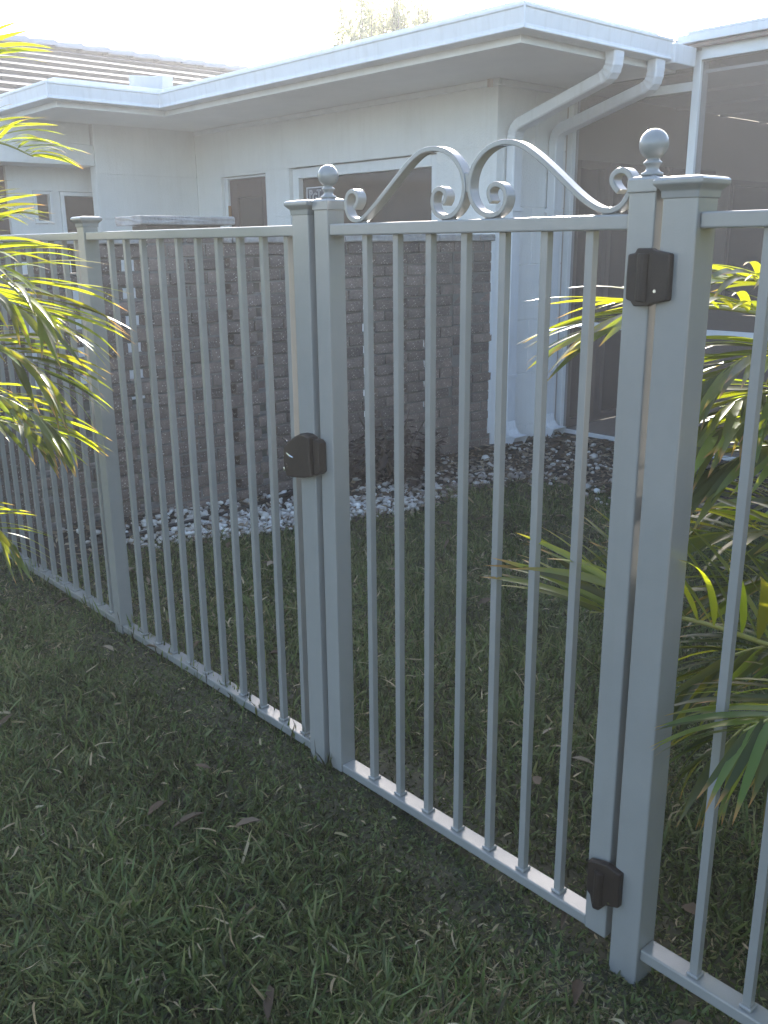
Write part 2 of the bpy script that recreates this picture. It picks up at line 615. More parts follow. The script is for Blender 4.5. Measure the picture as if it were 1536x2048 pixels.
def window(x0, x1, y0, y1, z0, z1, axis, fw, parent, inset, pane_m, frame_m=TRIM, name='window', out=0.0):
    """axis 'y': faces -Y at y0; axis 'x': faces +X at x1"""
    wn = bpy.data.objects.new(name, None)
    COL.objects.link(wn)
    wn.location = (x0, y0, z0)
    wn.parent = parent
    wn.matrix_parent_inverse = Matrix.Translation(-parent_loc(parent))
    wn.empty_display_size = 0.1
    mb = MB()
    if axis == 'y':
        a, b = y0 - out, y0 + inset
        mb.box(x0, x0 + fw, a, b, z0, z1).box(x1 - fw, x1, a, b, z0, z1)
        mb.box(x0 + fw, x1 - fw, a, b, z1 - fw, z1).box(x0 + fw, x1 - fw, a, b, z0, z0 + fw)
        pm = MB().box(x0 + fw - .002, x1 - fw + .002, b - 0.02, b - 0.012, z0 + fw - .002, z1 - fw + .002)
    else:
        a, b = x1 + out, x1 - inset
        mb.box(b, a, y0, y0 + fw, z0, z1).box(b, a, y1 - fw, y1, z0, z1)
        mb.box(b, a, y0 + fw, y1 - fw, z1 - fw, z1).box(b, a, y0 + fw, y1 - fw, z0, z0 + fw)
        pm = MB().box(b + 0.012, b + 0.02, y0 + fw - .002, y1 - fw + .002, z0 + fw - .002, z1 - fw + .002)

    def lk(nm, m_, mm, bev=0.0):
        o = link(nm, m_, mm, bevel=bev)
        o.parent = wn
        o.matrix_parent_inverse = Matrix.Translation(-wn.location)
        return o
    lk('frame', mb, frame_m, 0.003)
    lk('pane', pm, pane_m)
    return wn, lk


# the picture window, set back in a reveal
wn, lk = window(WX0 + 0.004, WX1 - 0.004, YW + 0.035, 0, WZ0 + .004, WZT - .004, 'y', 0.082, house, 0.07, GLASS)
lk('shade_cloth', MB().box(-6.7, -6.05, YW + 0.16, YW + 0.165, WZ0, WZT - .05), BLIND)
lk('shade_cloth', MB().box(-6.04, -5.1, YW + 0.16, YW + 0.165, WZ0, Z(0.40)), BLIND)
# corner sticker with its outlined letters
sx0, sx1, sz0, sz1 = -6.69, -6.41, Z(0.335), Z(0.462)
ys_ = YW + 0.035 + 0.07 - 0.024
lk('sticker', MB().box(sx0, sx1, ys_, ys_ + 0.003, sz0, sz1), STICKER)
bd = MB()
for a in (sx0, sx1 - 0.008):
    bd.box(a, a + 0.008, ys_ - 0.003, ys_ - .0005, sz0, sz1)
bd.box(sx0 + .008, sx1 - .008, ys_ - 0.003, ys_ - .0005, sz0, sz0 + .008).box(sx0 + .008, sx1 - .008, ys_ - 0.003, ys_ - .0005, sz1 - .008, sz1)
lk('sticker_border', bd, PRINT)


def letter(ch, x, z, size, depth=0.0014):
    cu = bpy.data.curves.new('letter', 'FONT')
    cu.body = ch
    cu.size = size
    cu.dimensions = '2D'
    cu.fill_mode = 'NONE'
    cu.bevel_depth = depth
    cu.bevel_resolution = 0
    o = bpy.data.objects.new('letter', cu)
    COL.objects.link(o)
    bpy.context.view_layer.update()
    me = bpy.data.meshes.new_from_object(o.evaluated_get(bpy.context.evaluated_depsgraph_get()))
    bpy.data.objects.remove(o)
    me.transform(Matrix.Translation((x, ys_ - 0.003, z)) @ Matrix.Rotation(R(90), 4, 'X'))
    me.materials.clear()
    me.materials.append(PRINT)
    o = link('letter', me, PRINT)
    o.parent = wn
    o.matrix_parent_inverse = Matrix.Translation(-wn.location)


letter('P', -6.655, Z(0.372), 0.095, 0.0022)
letter('G', -6.610, Z(0.347), 0.095, 0.0022)
letter('T', -6.548, Z(0.372), 0.095, 0.0022)
letter('R', -6.462, Z(0.352), 0.035, 0.0012)

# door
dr = bpy.data.objects.new('door', None)
COL.objects.link(dr)
dr.location = (DX0, YW, 0)
dr.parent = house
dr.matrix_parent_inverse = Matrix.Translation(-parent_loc(house))


def ld(nm, m_, mm, bev=0.0):
    o = link(nm, m_, mm, bevel=bev)
    o.parent = dr
    o.matrix_parent_inverse = Matrix.Translation(-dr.location)
    return o


ld('frame', MB().box(DX0 + .003, DX0 + .06, YW + .03, YW + .12, 0, DZT - .003).box(DX0 + .06, DX1 - .003, YW + .03, YW + .12, DZT - .022, DZT - .003), TRIM, .003)
ld('leaf', MB().box(DX0 + .062, DX0 + .19, YW + .05, YW + .09, 0.02, DZT - .025).box(DX1 - .13, DX1 - .004, YW + .05, YW + .09, 0.02, DZT - .025)
   .box(DX0 + .19, DX1 - .13, YW + .05, YW + .09, DZT - .19, DZT - .025).box(DX0 + .19, DX1 - .13, YW + .05, YW + .09, .02, .25), DOORB, .004)
ld('pane', MB().box(DX0 + .188, DX1 - .128, YW + .066, YW + .074, .248, DZT - .188), GLASS)
ld('hinge', MB().box(DX0 + .052, DX0 + .072, YW + .028, YW + .052, Z(.25), Z(.35)), BRASS, .002)

# wing windows
w2, _ = window(0, XR, 3.835, YR - .006, Z(-.4), Z(.48), 'x', 0.035, house, 0.06, GLASS, out=0.02)
w3, _ = window(0, XR, 3.583, 3.757, Z(.20), Z(.48), 'x', 0.025, house, 0.06, GLASS, out=0.02)

# eaves
FX, FY, FXL, FYL = -3.58, 4.24, -7.41, 3.31       # fascia lines
path = [(FX, 5.545), (FX, FY), (FXL, FY), (FXL, FYL), (-11.5, FYL)]


def offset(path, d):
    """shift an axis-aligned polyline sideways; d > 0 is outward (towards the fence)"""
    P = [Vector((x, y)) for x, y in path]
    nrm = []
    for a, b in zip(P[:-1], P[1:]):
        t = (b - a).normalized()
        nrm.append(Vector((-t.y, t.x)))
    out = []
    for i, q in enumerate(P):
        if i == 0:
            v = nrm[0]
        elif i == len(P) - 1:
            v = nrm[-1]
        else:
            v = (nrm[i - 1] + nrm[i])
            if abs(nrm[i - 1].dot(nrm[i])) > .9:
                v = nrm[i]
        out.append(q + v * d)
    return out


def sweep(path, prof, closed=True):
    mb = MB()
    rows = [[(q.x, q.y, z) for q in offset(path, d)] for d, z in prof]
    n, k = len(path), len(prof)
    for i in range(n):
        for j in range(k):
            mb.v.append(rows[j][i])
    for i in range(n - 1):
        for j in range(k if closed else k - 1):
            j2 = (j + 1) % k
            mb.f.append((i * k + j, i * k + j2, (i + 1) * k + j2, (i + 1) * k + j))
    if closed:
        mb.f.append(tuple(range(k)))
        mb.f.append(tuple(range((n - 1) * k + k - 1, (n - 1) * k - 1, -1)))
    return mb


# outward side: the path runs from the right end towards the left
sgn = 1.0 if offset(path, 1.0)[0].x > FX else -1.0
ZS = Z(1.03)
link('fascia', sweep(path, [(0, ZS), (0, Z(1.20)), (-.02 * sgn, Z(1.20)), (-.02 * sgn, ZS)]), TRIM, house, bevel=.002)
gp = [(.002, 1.072), (.072, 1.072), (.078, 1.078), (.083, 1.098), (.102, 1.118), (.112, 1.145), (.113, 1.176), (.118, 1.180), (.118, 1.188), (.100, 1.188),
      (.100, 1.182), (.108, 1.178), (.108, 1.146), (.098, 1.122), (.078, 1.102), (.073, 1.080), (.006, 1.078), (.006, 1.186), (.002, 1.186)]
gp = [(.002, 1.070), (.106, 1.070), (.113, 1.073), (.113, 1.081), (.106, 1.086), (.104, 1.10), (.108, 1.135), (.112, 1.172), (.119, 1.176), (.119, 1.190), (.100, 1.190),
      (.100, 1.184), (.106, 1.178), (.103, 1.135), (.099, 1.078), (.006, 1.078), (.006, 1.186), (.002, 1.186)]
gut = link('gutter', sweep(path, [(d * sgn, Z(z)) for d, z in gp]), GUTTER, house, bevel=.0015, seg=1)
link('drip_edge', sweep(path, [(.004 * sgn, Z(1.192)), (.030 * sgn, Z(1.196)), (.030 * sgn, Z(1.203)), (.008 * sgn, Z(1.205)), (.008 * sgn, Z(1.238)), (-.03 * sgn, Z(1.238)), (-.03 * sgn, Z(1.192))]),
     GUTTER, house)
# joints of the gutter at its corners
for (cx, cy) in ((FX + .119, FY - .119), (FXL + .119, FYL - .119)):
    boxo('gutter_joint', cx - .005, cx + .004, cy - .004, cy + .005, Z(1.072), Z(1.192), GUTTER, house, bevel=.001)
boxo('gutter_outlet_box', FX - .02, FX + .13, 5.548, 5.80, Z(1.055), Z(1.168), GUTTER, house, bevel=.006)
sfp = [(FX - .022, 5.82), (FX - .022, FY + .022), (FXL - .022, FY + .022), (FXL - .022, FYL + .022), (-11.4, FYL + .022), (-11.4, 7), (-4.7, 7), (-4.7, 5.82)]
link('soffit', MB().prism_xy(sfp[:3] + [sfp[3]] + sfp[4:], ZS + .012, ZS + .03), SOFFIT, house)
link('roof', MB().prism_xy([(FX - .032, 5.9), (FX - .032, FY + .032), (FXL - .032, FY + .032), (FXL - .032, FYL + .032), (-11.4, FYL + .032), (-11.4, 9), (-4.0, 9)],
                           Z(1.17), Z(1.232)), ROOFFLAT, house)
# quarter-round moulding under the soffit along the walls
boxo('soffit_trim', -8.3, XW + .03, YW - .03, YW - .002, ZS - .03, ZS + .010, TRIM, house, bevel=.006)
boxo('soffit_trim', XW + .002, XW + .03, YW + .001, 5.8, ZS - .03, ZS + .010, TRIM, house, bevel=.006)
boxo('soffit_vent', XW - .05, XW - .02, YW - .055, YW - .032, ZS - .04, ZS + .008, PORCHWALL, house)
# vent box on the roof
vb = MB()
vb.prism_xz([(-8.40, Z(1.24)), (-7.80, Z(1.24)), (-7.78, Z(1.415)), (-7.98, Z(1.43)), (-8.38, Z(1.49))], 4.45, 4.56)
link('roof_vent_box', vb, VENT, house, bevel=.008)


# downspouts
def downspout(yg, yw, ztop, name='downspout'):
    pts = [(FX + .06, yg, Z(1.069)), (FX + .06, yg, Z(ztop + .05)), (FX + .045, yg + .006, Z(ztop)), (FX + .005, yg + .015, Z(ztop - .045)),
           (XW + .11, yw - .015, Z(.775)), (XW + .055, yw - .004, Z(.735)), (XW + .045, yw, Z(.68)), (XW + .045, yw, Z(-1.27))]
    mb = MB()
    C = [Vector((FX + .06, yg, Z(1.069))), Vector((FX + .06, yg, Z(ztop))), Vector((XW + .045, yw, Z(.745))), Vector((XW + .045, yw, Z(-1.27)))]
    P, crk = [C[0]], [0]
    for a, b, c in zip(C[:-2], C[1:-1], C[2:]):
        u_, v_ = (a - b).normalized(), (c - b).normalized()
        r0 = .085
        for q in range(10):
            f = q / 9
            P.append((b + u_ * r0) * (1 - f) ** 2 + b * 2 * f * (1 - f) + (b + v_ * r0) * f * f)
            crk.append(q % 2)
    P.append(C[-1])
    crk.append(0)
    hw, hd = .050, .037
    k = 12
    rows = []
    for i, q in enumerate(P):
        t = (P[min(i + 1, len(P) - 1)] - P[max(i - 1, 0)]).normalized()
        side = Vector((0, 1, 0))
        side = (side - t * side.dot(t)).normalized()
        nn = t.cross(side)
        sc2 = .94 if crk[i] else 1.0
        prof = [(-hw, -hd + .008), (-hw + .008, -hd), (-.02, -hd), (-.014, -hd + .004), (.014, -hd + .004), (.02, -hd), (hw - .008, -hd), (hw, -hd + .008), (hw, hd - .008), (hw - .008, hd), (-hw + .008, hd), (-hw, hd - .008)]
        rows.append([q + side * a * sc2 + nn * b * sc2 for a, b in prof])
    for r_ in rows:
        mb.v += [tuple(v) for v in r_]
    for i in range(len(rows) - 1):
        for j in range(k):
            mb.f.append((i * k + j, i * k + (j + 1) % k, (i + 1) * k + (j + 1) % k, (i + 1) * k + j))
    d = link(name, mb, GUTTER, house)
    # flared shoe kicked out at the bottom
    sh = MB()
    prof = [(0, Z(-1.27), 0), (.012, Z(-1.33), .004), (.04, Z(-1.38), .012), (.085, Z(-1.405), .02), (.125, Z(-1.41), .026)]
    rows = []
    for dx, z, fl in prof:
        tx = smooth01(dx / .1)
        up = Vector((-tx * .7, 0, 1 - tx * .3)) if tx > 0 else Vector((0, 0, 0))
        c = Vector((XW + .045 + dx, yw, z))
        ax = Vector((1 - tx * .55, 0, tx * .85)).normalized()
        ring = []
        for a in np.linspace(-1, 1, 9):
            ring.append(c + Vector((0, a * (hw + fl), 0)) + ax * (hd + fl * .3 + (.004 if int(round((a + 1) * 4)) % 2 else 0)))
        for a in np.linspace(1, -1, 9):
            ring.append(c + Vector((0, a * (hw + fl), 0)) - ax * (hd + (.004 if int(round((a + 1) * 4)) % 2 else 0)))
        rows.append(ring)
    k = 18
    for r_ in rows:
        sh.v += [tuple(v) for v in r_]
    for i in range(len(rows) - 1):
        for j in range(k):
            sh.f.append((i * k + j, i * k + (j + 1) % k, (i + 1) * k + (j + 1) % k, (i + 1) * k + j))
    s_ = link('shoe', sh, GUTTER)
    s_.parent = d
    s_.matrix_parent_inverse = d.matrix_world.inverted() @ Matrix.Identity(4)
    s_.matrix_parent_inverse = Matrix.Identity(4) if d.location.length == 0 and d.parent is None else s_.matrix_parent_inverse
    md = s_.modifiers.new('shell', 'SOLIDIFY')
    md.thickness = .003
    for zb in (.2, -.95):
        st = MB().box(XW + .002, XW + .088, yw - hw - .004, yw + hw + .004, Z(zb), Z(zb) + .025)
        b = link('strap', st, GUTTER, bevel=.001)
        b.parent = d
    return d


bpy.context.view_layer.update()
d1 = downspout(5.02, 5.20, .95)
d2 = downspout(5.46, 5.655, .93)
bpy.context.view_layer.update()
for d in (d1, d2):
    for c in d.children:
        c.matrix_parent_inverse = d.matrix_world.inverted()

# ------------------------------------------------------------------ screened porch to the right of the house
porch = thing('screen_porch', 'screened porch with brown sliding doors inside and a slim white corner post', 'porch', (-3.47, 5.85, 0))
PY = 5.85
boxo('roof_edge', -3.565, 4.5, PY - .10, PY - .02, Z(1.195), Z(1.245), GUTTER, porch, bevel=.004)
boxo('roof_edge', -3.60, 4.5, PY - .07, PY - .02, Z(1.172), Z(1.192), BRONZE, porch)
boxo('roof_panel', -4.0, 4.5, PY - .018, 11.5, Z(1.19), Z(1.24), ROOFFLAT, porch)
boxo('roof_lip', -3.50, 4.5, PY - .095, PY - .02, Z(1.247), Z(1.262), GUTTER, porch)
boxo('beam', -3.435, 4.5, PY - .015, PY + .05, Z(1.10), Z(1.172), TRIM, porch, bevel=.003)
boxo('post', -3.495, -3.441, PY, PY + .10, 0, Z(1.16), TRIM, porch, bevel=.004)
for px in (-1.2, 1.1, 3.4):
    boxo('post', px, px + .054, PY, PY + .10, 0, Z(1.09), TRIM, porch, bevel=.004)
boxo('brace', -3.95, -3.50, PY + .02, PY + .06, Z(.93), Z(.985), TRIM, porch, bevel=.003)
boxo('corner_channel', XW + .002, XW + .05, PY - .015, PY + .06, 0, Z(1.02), TRIM, porch, bevel=.003)
for a, b in ((XW + .052, -3.497), (-3.439, -1.202), (-1.144, 1.098), (1.156, 3.398)):
    boxo('mid_rail', a, b, PY + .005, PY + .045, Z(-.625), Z(-.585), TRIM, porch, bevel=.003)
    boxo('base_channel', a, b, PY + .005, PY + .045, 0.0, 0.03, TRIM, porch, bevel=.003)
    boxo('screen', a, b, PY + .024, PY + .0252, .03, Z(1.095), SCREEN, porch)
# inside
boxo('ceiling', -4.46, 4.5, PY + .06, 11.3, Z(1.03), Z(1.05), SOFFIT, porch)
for k in range(7):
    boxo('ceiling_batten', -4.45 + .02, 4.4, 6.5 + k * .7, 6.54 + k * .7, Z(1.01), Z(1.029), SOFFIT, porch)
boxo('floor', -4.46, 4.5, PY + .05, 11.3, -.02, .012, PORCHWALL, porch)
boxo('back_wall', -4.46, 4.5, 11.3, 11.4, 0, Z(1.1), PORCHWALL, porch)
boxo('side_wall', 4.4, 4.5, PY + .06, 11.3, 0, Z(1.1), PORCHWALL, porch)
# house wall seen inside the porch, with sliding doors
sd0, sd1, sdz = 5.95, 7.96, Z(.58)
boxo('wall', XW - .18, XW, 5.835, sd0, 0, Z(1.03), PORCHWALL, porch)
boxo('wall', XW - .18, XW, sd0, sd1, sdz, Z(1.03), PORCHWALL, porch)
boxo('wall', XW - .18, XW, sd1, 8.25, 0, Z(1.03), PORCHWALL, porch)
boxo('wall', XW - .18, XW, 9.9, 11.3, 0, Z(1.03), PORCHWALL, porch)
boxo('wall', XW - .18, XW, 8.25, 9.9, Z(.52), Z(1.03), PORCHWALL, porch)
boxo('wall', XW - .18, XW, 8.25, 9.9, 0, Z(-.6), PORCHWALL, porch)
for a, b in ((sd0, 6.38), (6.38, 7.2), (7.2, sd1)):
    s_, _ = window(0, XW - .02, a + .002, b - .002, .02, sdz - .003, 'x', .055, porch, .05, GLASS, BRONZE, name='sliding_door', out=0.03)
s_, _ = window(0, XW - .02, 8.255, 9.895, Z(-.598), Z(.518), 'x', .05, porch, .05, GLASS, BRONZE, out=0.03)

# ------------------------------------------------------------------ tiled house behind
th = thing('tiled_house', 'tile-roofed house with a pale ridge rising behind the flat roof', 'house', (-14.5, 6, 0))
RX, RZ = -14.45, Z(2.80)
pit = R(23.5)
slen, expo = 7.0, 0.325
nrow = 18
prof_o = []
ux, uz = math.cos(pit), -math.sin(pit)
nxv, nzv = math.sin(pit), math.cos(pit)
for k in range(nrow):
    s0, s1 = k * expo, (k + 1) * expo
    lo, hi = 0.002, 0.050
    pts = [(RX + ux * s0 + nxv * lo, RZ + uz * s0 + nzv * lo), (RX + ux * (s1 + .02) + nxv * hi, RZ + uz * (s1 + .02) + nzv * hi),
           (RX + ux * (s1 + .02) + nxv * (hi - .046), RZ + uz * (s1 + .02) + nzv * (hi - .046)), (RX + ux * s0 - nxv * .02, RZ + uz * s0 - nzv * .02)]
    link('roof_tile_course', MB().prism_xz(pts, 1.0, 17.0), TILE, th)
back = [(RX, RZ), (RX - ux * 6, RZ + uz * 6), (RX - ux * 6, RZ + uz * 6 - .1), (RX, RZ - .1)]
link('back_slope', MB().prism_xz(back, 1.0, 17.0), TILE, th)
link('wall', MB().box(RX - 5, RX + 4.9, 1.3, 16.7, 0, RZ - .3 - .55 * 5), WALL, th)
rt = None
for k in range(38):
    y = 1.0 + k * .42
    if rt is None:
        mb = MB()
        n = 10
        for yy_, rr, dz in ((0, .095, 0), (.40, .112, .012), (.46, .112, .014)):
            for a in range(n + 1):
                q = math.pi * a / n
                mb.v.append((rr * math.cos(q) * 1.35, yy_, rr * math.sin(q) * .95 + dz - .02))
        for i in range(2):
            for a in range(n):
                mb.f.append((i * (n + 1) + a, i * (n + 1) + a + 1, (i + 1) * (n + 1) + a + 1, (i + 1) * (n + 1) + a))
        mb.f.append(tuple(range(2 * (n + 1), 3 * (n + 1))))
        me = mb.mesh('ridge_tile')
        me.materials.append(RIDGE)
        rt = me
    o = bpy.data.objects.new('ridge_tile', rt)
    COL.objects.link(o)
    o.parent = th
    o.matrix_parent_inverse = Matrix.Translation(-Vector(th.location))
    o.location = (RX, y, RZ + .03)
    o.rotation_euler = (0, random.uniform(-.02, .02), random.uniform(-.01, .01))

# ------------------------------------------------------------------ brick wall with open courses
bw = thing('brick_wall', 'brown brick screen wall with open gaps and a stone-capped pier', 'wall', (XW, 3.0, 0))
CH = 0.0693
NC = 21
BX0, BX1 = XW - .115, XW
PIER0, PIER1 = 2.385, 2.84
bricks = []                                                   # (y0, y1, z0, z1, x0, x1)
y_start, y_end = 0.9, 5.055
solid_from = 4.66


def brick_row(c, a, b, hit):
    """split the span a..b of one course into bricks"""
    out = []
    if hit:
        per, ln = .267, .155
        y = 2.358 + .267 * math.floor((a - 2.358) / .267) - .267
        while y < b:
            s, e = max(y, a), min(y + ln, b)
            if e - s > .03:
                out.append((s, e))
            y += per
    else:
        per = .2
        y = a - (.1 if c % 4 == 0 else 0)
        while y < b:
            s, e = max(y, a), min(y + per - .010, b)
            if e - s > .03:
                out.append((s, e))
            y += per
    return out


mortar = MB()
for c in range(NC):
    z0, z1 = c * CH + .004, (c + 1) * CH - .006
    hit = c % 2 == 1 and c < 20
    for a, b in ((y_start, PIER0 - .0), (PIER1 + .0, solid_from)):
        for s, e in brick_row(c, a, b, hit):
            bricks.append((s, e, z0, z1, BX0, BX1))
    for s, e in brick_row(c + (c % 2) * 2, solid_from + .005, y_end, False):
        bricks.append((s, e, z0, z1, BX0, BX1))
    # bed joints and the perpends of the solid courses
    for a, b in ((y_start, PIER0), (PIER1, solid_from)):
        mortar.box(BX0 + .013, BX1 - .013, a, b, z1 - .001, z1 + .011)
        if not hit:
            mortar.box(BX0 + .013, BX1 - .013, a, b, z0 - .001, z1 + .001)
    mortar.box(BX0 + .004, BX1 - .005, solid_from, y_end + .01, z0 - .003, z1 + .011)
mo = link('mortar', mortar, MORTAR, bw)
# pier bricks: two per course on the front, alternate bond
pcore = MB().box(XW - .13, XW + .018, PIER0 + .008, PIER1 - .008, 0, Z(.094))
link('pier_core', pcore, MORTAR, bw)
for c in range(22):
    z0, z1 = c * CH + .004, (c + 1) * CH - .006
    cuts = [PIER0, (PIER0 + PIER1) / 2, PIER1] if c % 2 else [PIER0, PIER0 + .115, PIER1 - .115, PIER1]
    for a, b in zip(cuts[:-1], cuts[1:]):
        bricks.append((a + .005 * (a > PIER0), b - .005 * (b < PIER1), z0, z1, XW - .135, XW + .025))


def brick_size(b):
    u, v, d = project(((b[5]), (b[0] + b[1]) / 2, (b[2] + b[3]) / 2))
    if not (-40 < u < 1576 and -40 < v < 2088):
        return 0
    return (b[1] - b[0]) * (b[5] - b[4]) ** .2 / d


bricks.sort(key=lambda b: -brick_size(b))


def brick_mesh(b, jig=0.0025):
    L_, H_, D_ = b[1] - b[0], b[3] - b[2], b[5] - b[4]
    mb = MB().box(-D_ / 2, D_ / 2, -L_ / 2, L_ / 2, -H_ / 2, H_ / 2)
    mb.v = [(x + random.uniform(-jig, jig), y + random.uniform(-jig, jig) * .6, z + random.uniform(-jig, jig) * .7) for x, y, z in mb.v]
    return mb


pool = {}
stuff = MB()
for i, b in enumerate(bricks):
    cen = Vector(((b[4] + b[5]) / 2 + random.uniform(-.005, .007), (b[0] + b[1]) / 2, (b[2] + b[3]) / 2))
    if i < 300 and brick_size(b) > 0:
        key = (round(b[1] - b[0], 2), round(b[3] - b[2], 3), round(b[5] - b[4], 2), random.randrange(4))
        if key not in pool:
            me = brick_mesh(b).mesh('brick')
            me.materials.append(BRICK)
            pool[key] = me
        o = bpy.data.objects.new('brick', pool[key])
        COL.objects.link(o)
        o.parent = bw
        o.matrix_parent_inverse = Matrix.Translation(-Vector(bw.location))
        o.location = cen
        md = o.modifiers.new('bevel', 'BEVEL')
        md.width = .004
        md.segments = 1
    else:
        m_ = brick_mesh(b)
        stuff.add([(x + cen.x, y + cen.y, z + cen.z) for x, y, z in m_.v], m_.f)
so_ = link('bricks', stuff, BRICK, bw)
so_['kind'] = 'stuff'


def rough_slab(x0, x1, y0, y1, z0, z1, amp=.006, nseg=10):
    b = bmesh.new()
    bmesh.ops.create_cube(b, size=1)
    bmesh.ops.subdivide_edges(b, edges=b.edges[:], cuts=3, use_grid_fill=True)
    for v in b.verts:
        v.co = Vector((x0 + (v.co.x + .5) * (x1 - x0), y0 + (v.co.y + .5) * (y1 - y0), z0 + (v.co.z + .5) * (z1 - z0)))
        v.co += Vector((random.uniform(-amp, amp), random.uniform(-amp, amp), random.uniform(-amp, amp) * .6))
    me = bpy.data.meshes.new('slab')
    b.to_mesh(me)
    b.free()
    return me


pc = link('pier_cap', rough_slab(XW - .20, XW + .075, PIER0 - .05, PIER1 + .05, Z(.097), Z(.142), .004), STONE, bw, bevel=.012)
y = y_start
while y < y_end - .05:
    y2 = min(y + .40, y_end)
    if not (y2 > PIER0 and y < PIER1):
        a, b = y, y2
    elif y < PIER0:
        a, b = y, PIER0 - .002
    elif y2 > PIER1:
        a, b = PIER1 + .002, y2
    else:
        y = y2
        continue
    if b - a > .05:
        link('coping_stone', rough_slab(BX0 - .03, BX1 + .025, a + .004, b - .004, NC * CH + .002, NC * CH + .045, .003), STONE, bw, bevel=.006)
    y = y2
boxo('caulk_joint', XW - .02, XW + .006, 5.035, 5.066, .10, NC * CH + .04, TRIM, bw, bevel=.003)

# ------------------------------------------------------------------ the fence
FYc = 1.427                                                    # centre plane of posts and rails
PKW, PKD = .0165, .0175


def post(name_loc, w_, ztop, label, x, finial=None, grp='square fence posts', ball=False):
    zb = gz(x, FYc)
    t = thing('fence_post', label, 'fence post', (x, FYc, zb), grp)
    boxo('shaft', x - w_ / 2, x + w_ / 2, FYc - w_ / 2, FYc + w_ / 2, zb - .05, Z(ztop) - .012, PAINT, t, bevel=.003)
    o = w_ / 2 + .013
    mb = MB()
    prof = [(w_ / 2 + .002, -.030), (w_ / 2 + .003, -.018), (o - .004, -.012), (o, -.008), (o, -.002), (o - .003, .002), (o - .02, .005)]
    for r_, z in prof:
        for sx, sy in ((-1, -1), (1, -1), (1, 1), (-1, 1)):
            mb.v.append((x + sx * r_, FYc + sy * r_, Z(ztop) + z))
    for i in range(len(prof) - 1):
        for k in range(4):
            mb.f.append((i * 4 + k, i * 4 + (k + 1) % 4, (i + 1) * 4 + (k + 1) % 4, (i + 1) * 4 + k))
    mb.f.append(tuple(range(4 * (len(prof) - 1), 4 * len(prof))))
    mb.f.append((3, 2, 1, 0))
    link('cap', mb, PAINT, t, bevel=.002)
    return t


post(0, .0635, .095, 'slim grey post carrying the black latch between left panel and gate', -1.8435)
post(0, .0635, .094, 'grey post at the hinge side of the gate, with a moulded flat cap', -.8390)
post(0, .052, .089, 'grey post half hidden by palm leaflets between the two left panels', -3.055)


def picket_mesh(z0, z1):
    me = MB().box(-PKW / 2, PKW / 2, -PKD / 2, PKD / 2, z0, z1).mesh('picket')
    me.materials.append(PAINT)
    return me


collar_me = MB().box(-.0125, .0125, -.0135, .0135, 0, .007).mesh('collar')
collar_me.materials.append(PAINT)


def pickets(parent, xs_, z0, z1, collars=True):
    me = picket_mesh(z0, z1)
    for x in xs_:
        o = bpy.data.objects.new('picket', me)
        COL.objects.link(o)
        o.parent = parent
        o.matrix_parent_inverse = Matrix.Translation(-Vector(parent.location))
        o.location = (x, FYc, 0)
        md = o.modifiers.new('bevel', 'BEVEL')
        md.width = .0011
        md.segments = 2
        if collars:
            c = bpy.data.objects.new('collar', collar_me)
            COL.objects.link(c)
            c.parent = o
            c.location = (0, 0, z0)
            md = c.modifiers.new('bevel', 'BEVEL')
            md.width = .002
            md.segments = 1


U = .1016
RD = .022                                                      # half depth of rails


def panel(label, x0, x1, zb, zt, xs_, ztop=None):
    t = thing('picket_fence', label, 'fence', ((x0 + x1) / 2, FYc, Z(zb)), 'grey picket fence panels')
    zt = .043 if zt is None else zt
    boxo('top_rail', x0, x1, FYc - RD, FYc + RD, Z(zt - .0255), Z(zt), PAINT, t, bevel=.003)
    boxo('bottom_rail', x0, x1, FYc - RD, FYc + RD, Z(zb - .0255), Z(zb), PAINT, t, bevel=.003)
    pickets(t, xs_, Z(zb), Z(zt - .0255))
    return t


lp_x = [(-28.571 + 1.0495 * k) * U + PKW / 2 for k in range(10)]
panel('grey picket panel between the latch post and the palm-covered post', -3.028, -1.876, -1.3576, .043, lp_x)
ll_x = [-3.145 - .1066 * k for k in range(22)]
panel('far left grey picket panel behind the palm fronds', -5.5, -3.082, -1.345, .043, ll_x)
rp_x = [-.7065 + .1075 * k + PKW / 2 for k in range(10)]
panel('right-hand grey picket panel in front of the leaning palm fronds', -.8068, .45, -1.3686, .043, rp_x)

# the gate
GX0, GX1 = -1.797, -.888
gate = thing('gate', 'grey picket gate with scrollwork and two ball finials', 'gate', ((GX0 + GX1) / 2, FYc, Z(-1.392)))
SW = .0515
zb0, zb1 = Z(-1.3925), Z(-1.368)
for x0, x1 in ((GX0, GX0 + SW), (GX1 - SW, GX1)):
    boxo('stile', x0, x1, FYc - .0255, FYc + .0255, zb0, Z(.078), PAINT, gate, bevel=.003)
boxo('top_rail', GX0 + SW, GX1 - SW, FYc - RD, FYc + RD, Z(.0172), Z(.043), PAINT, gate, bevel=.003)
boxo('bottom_rail', GX0 + SW, GX1 - SW, FYc - RD, FYc + RD, zb0, zb1, PAINT, gate, bevel=.003)
pickets(gate, [(-16.187 + k) * U + PKW / 2 for k in range(7)], zb1, Z(.0172))


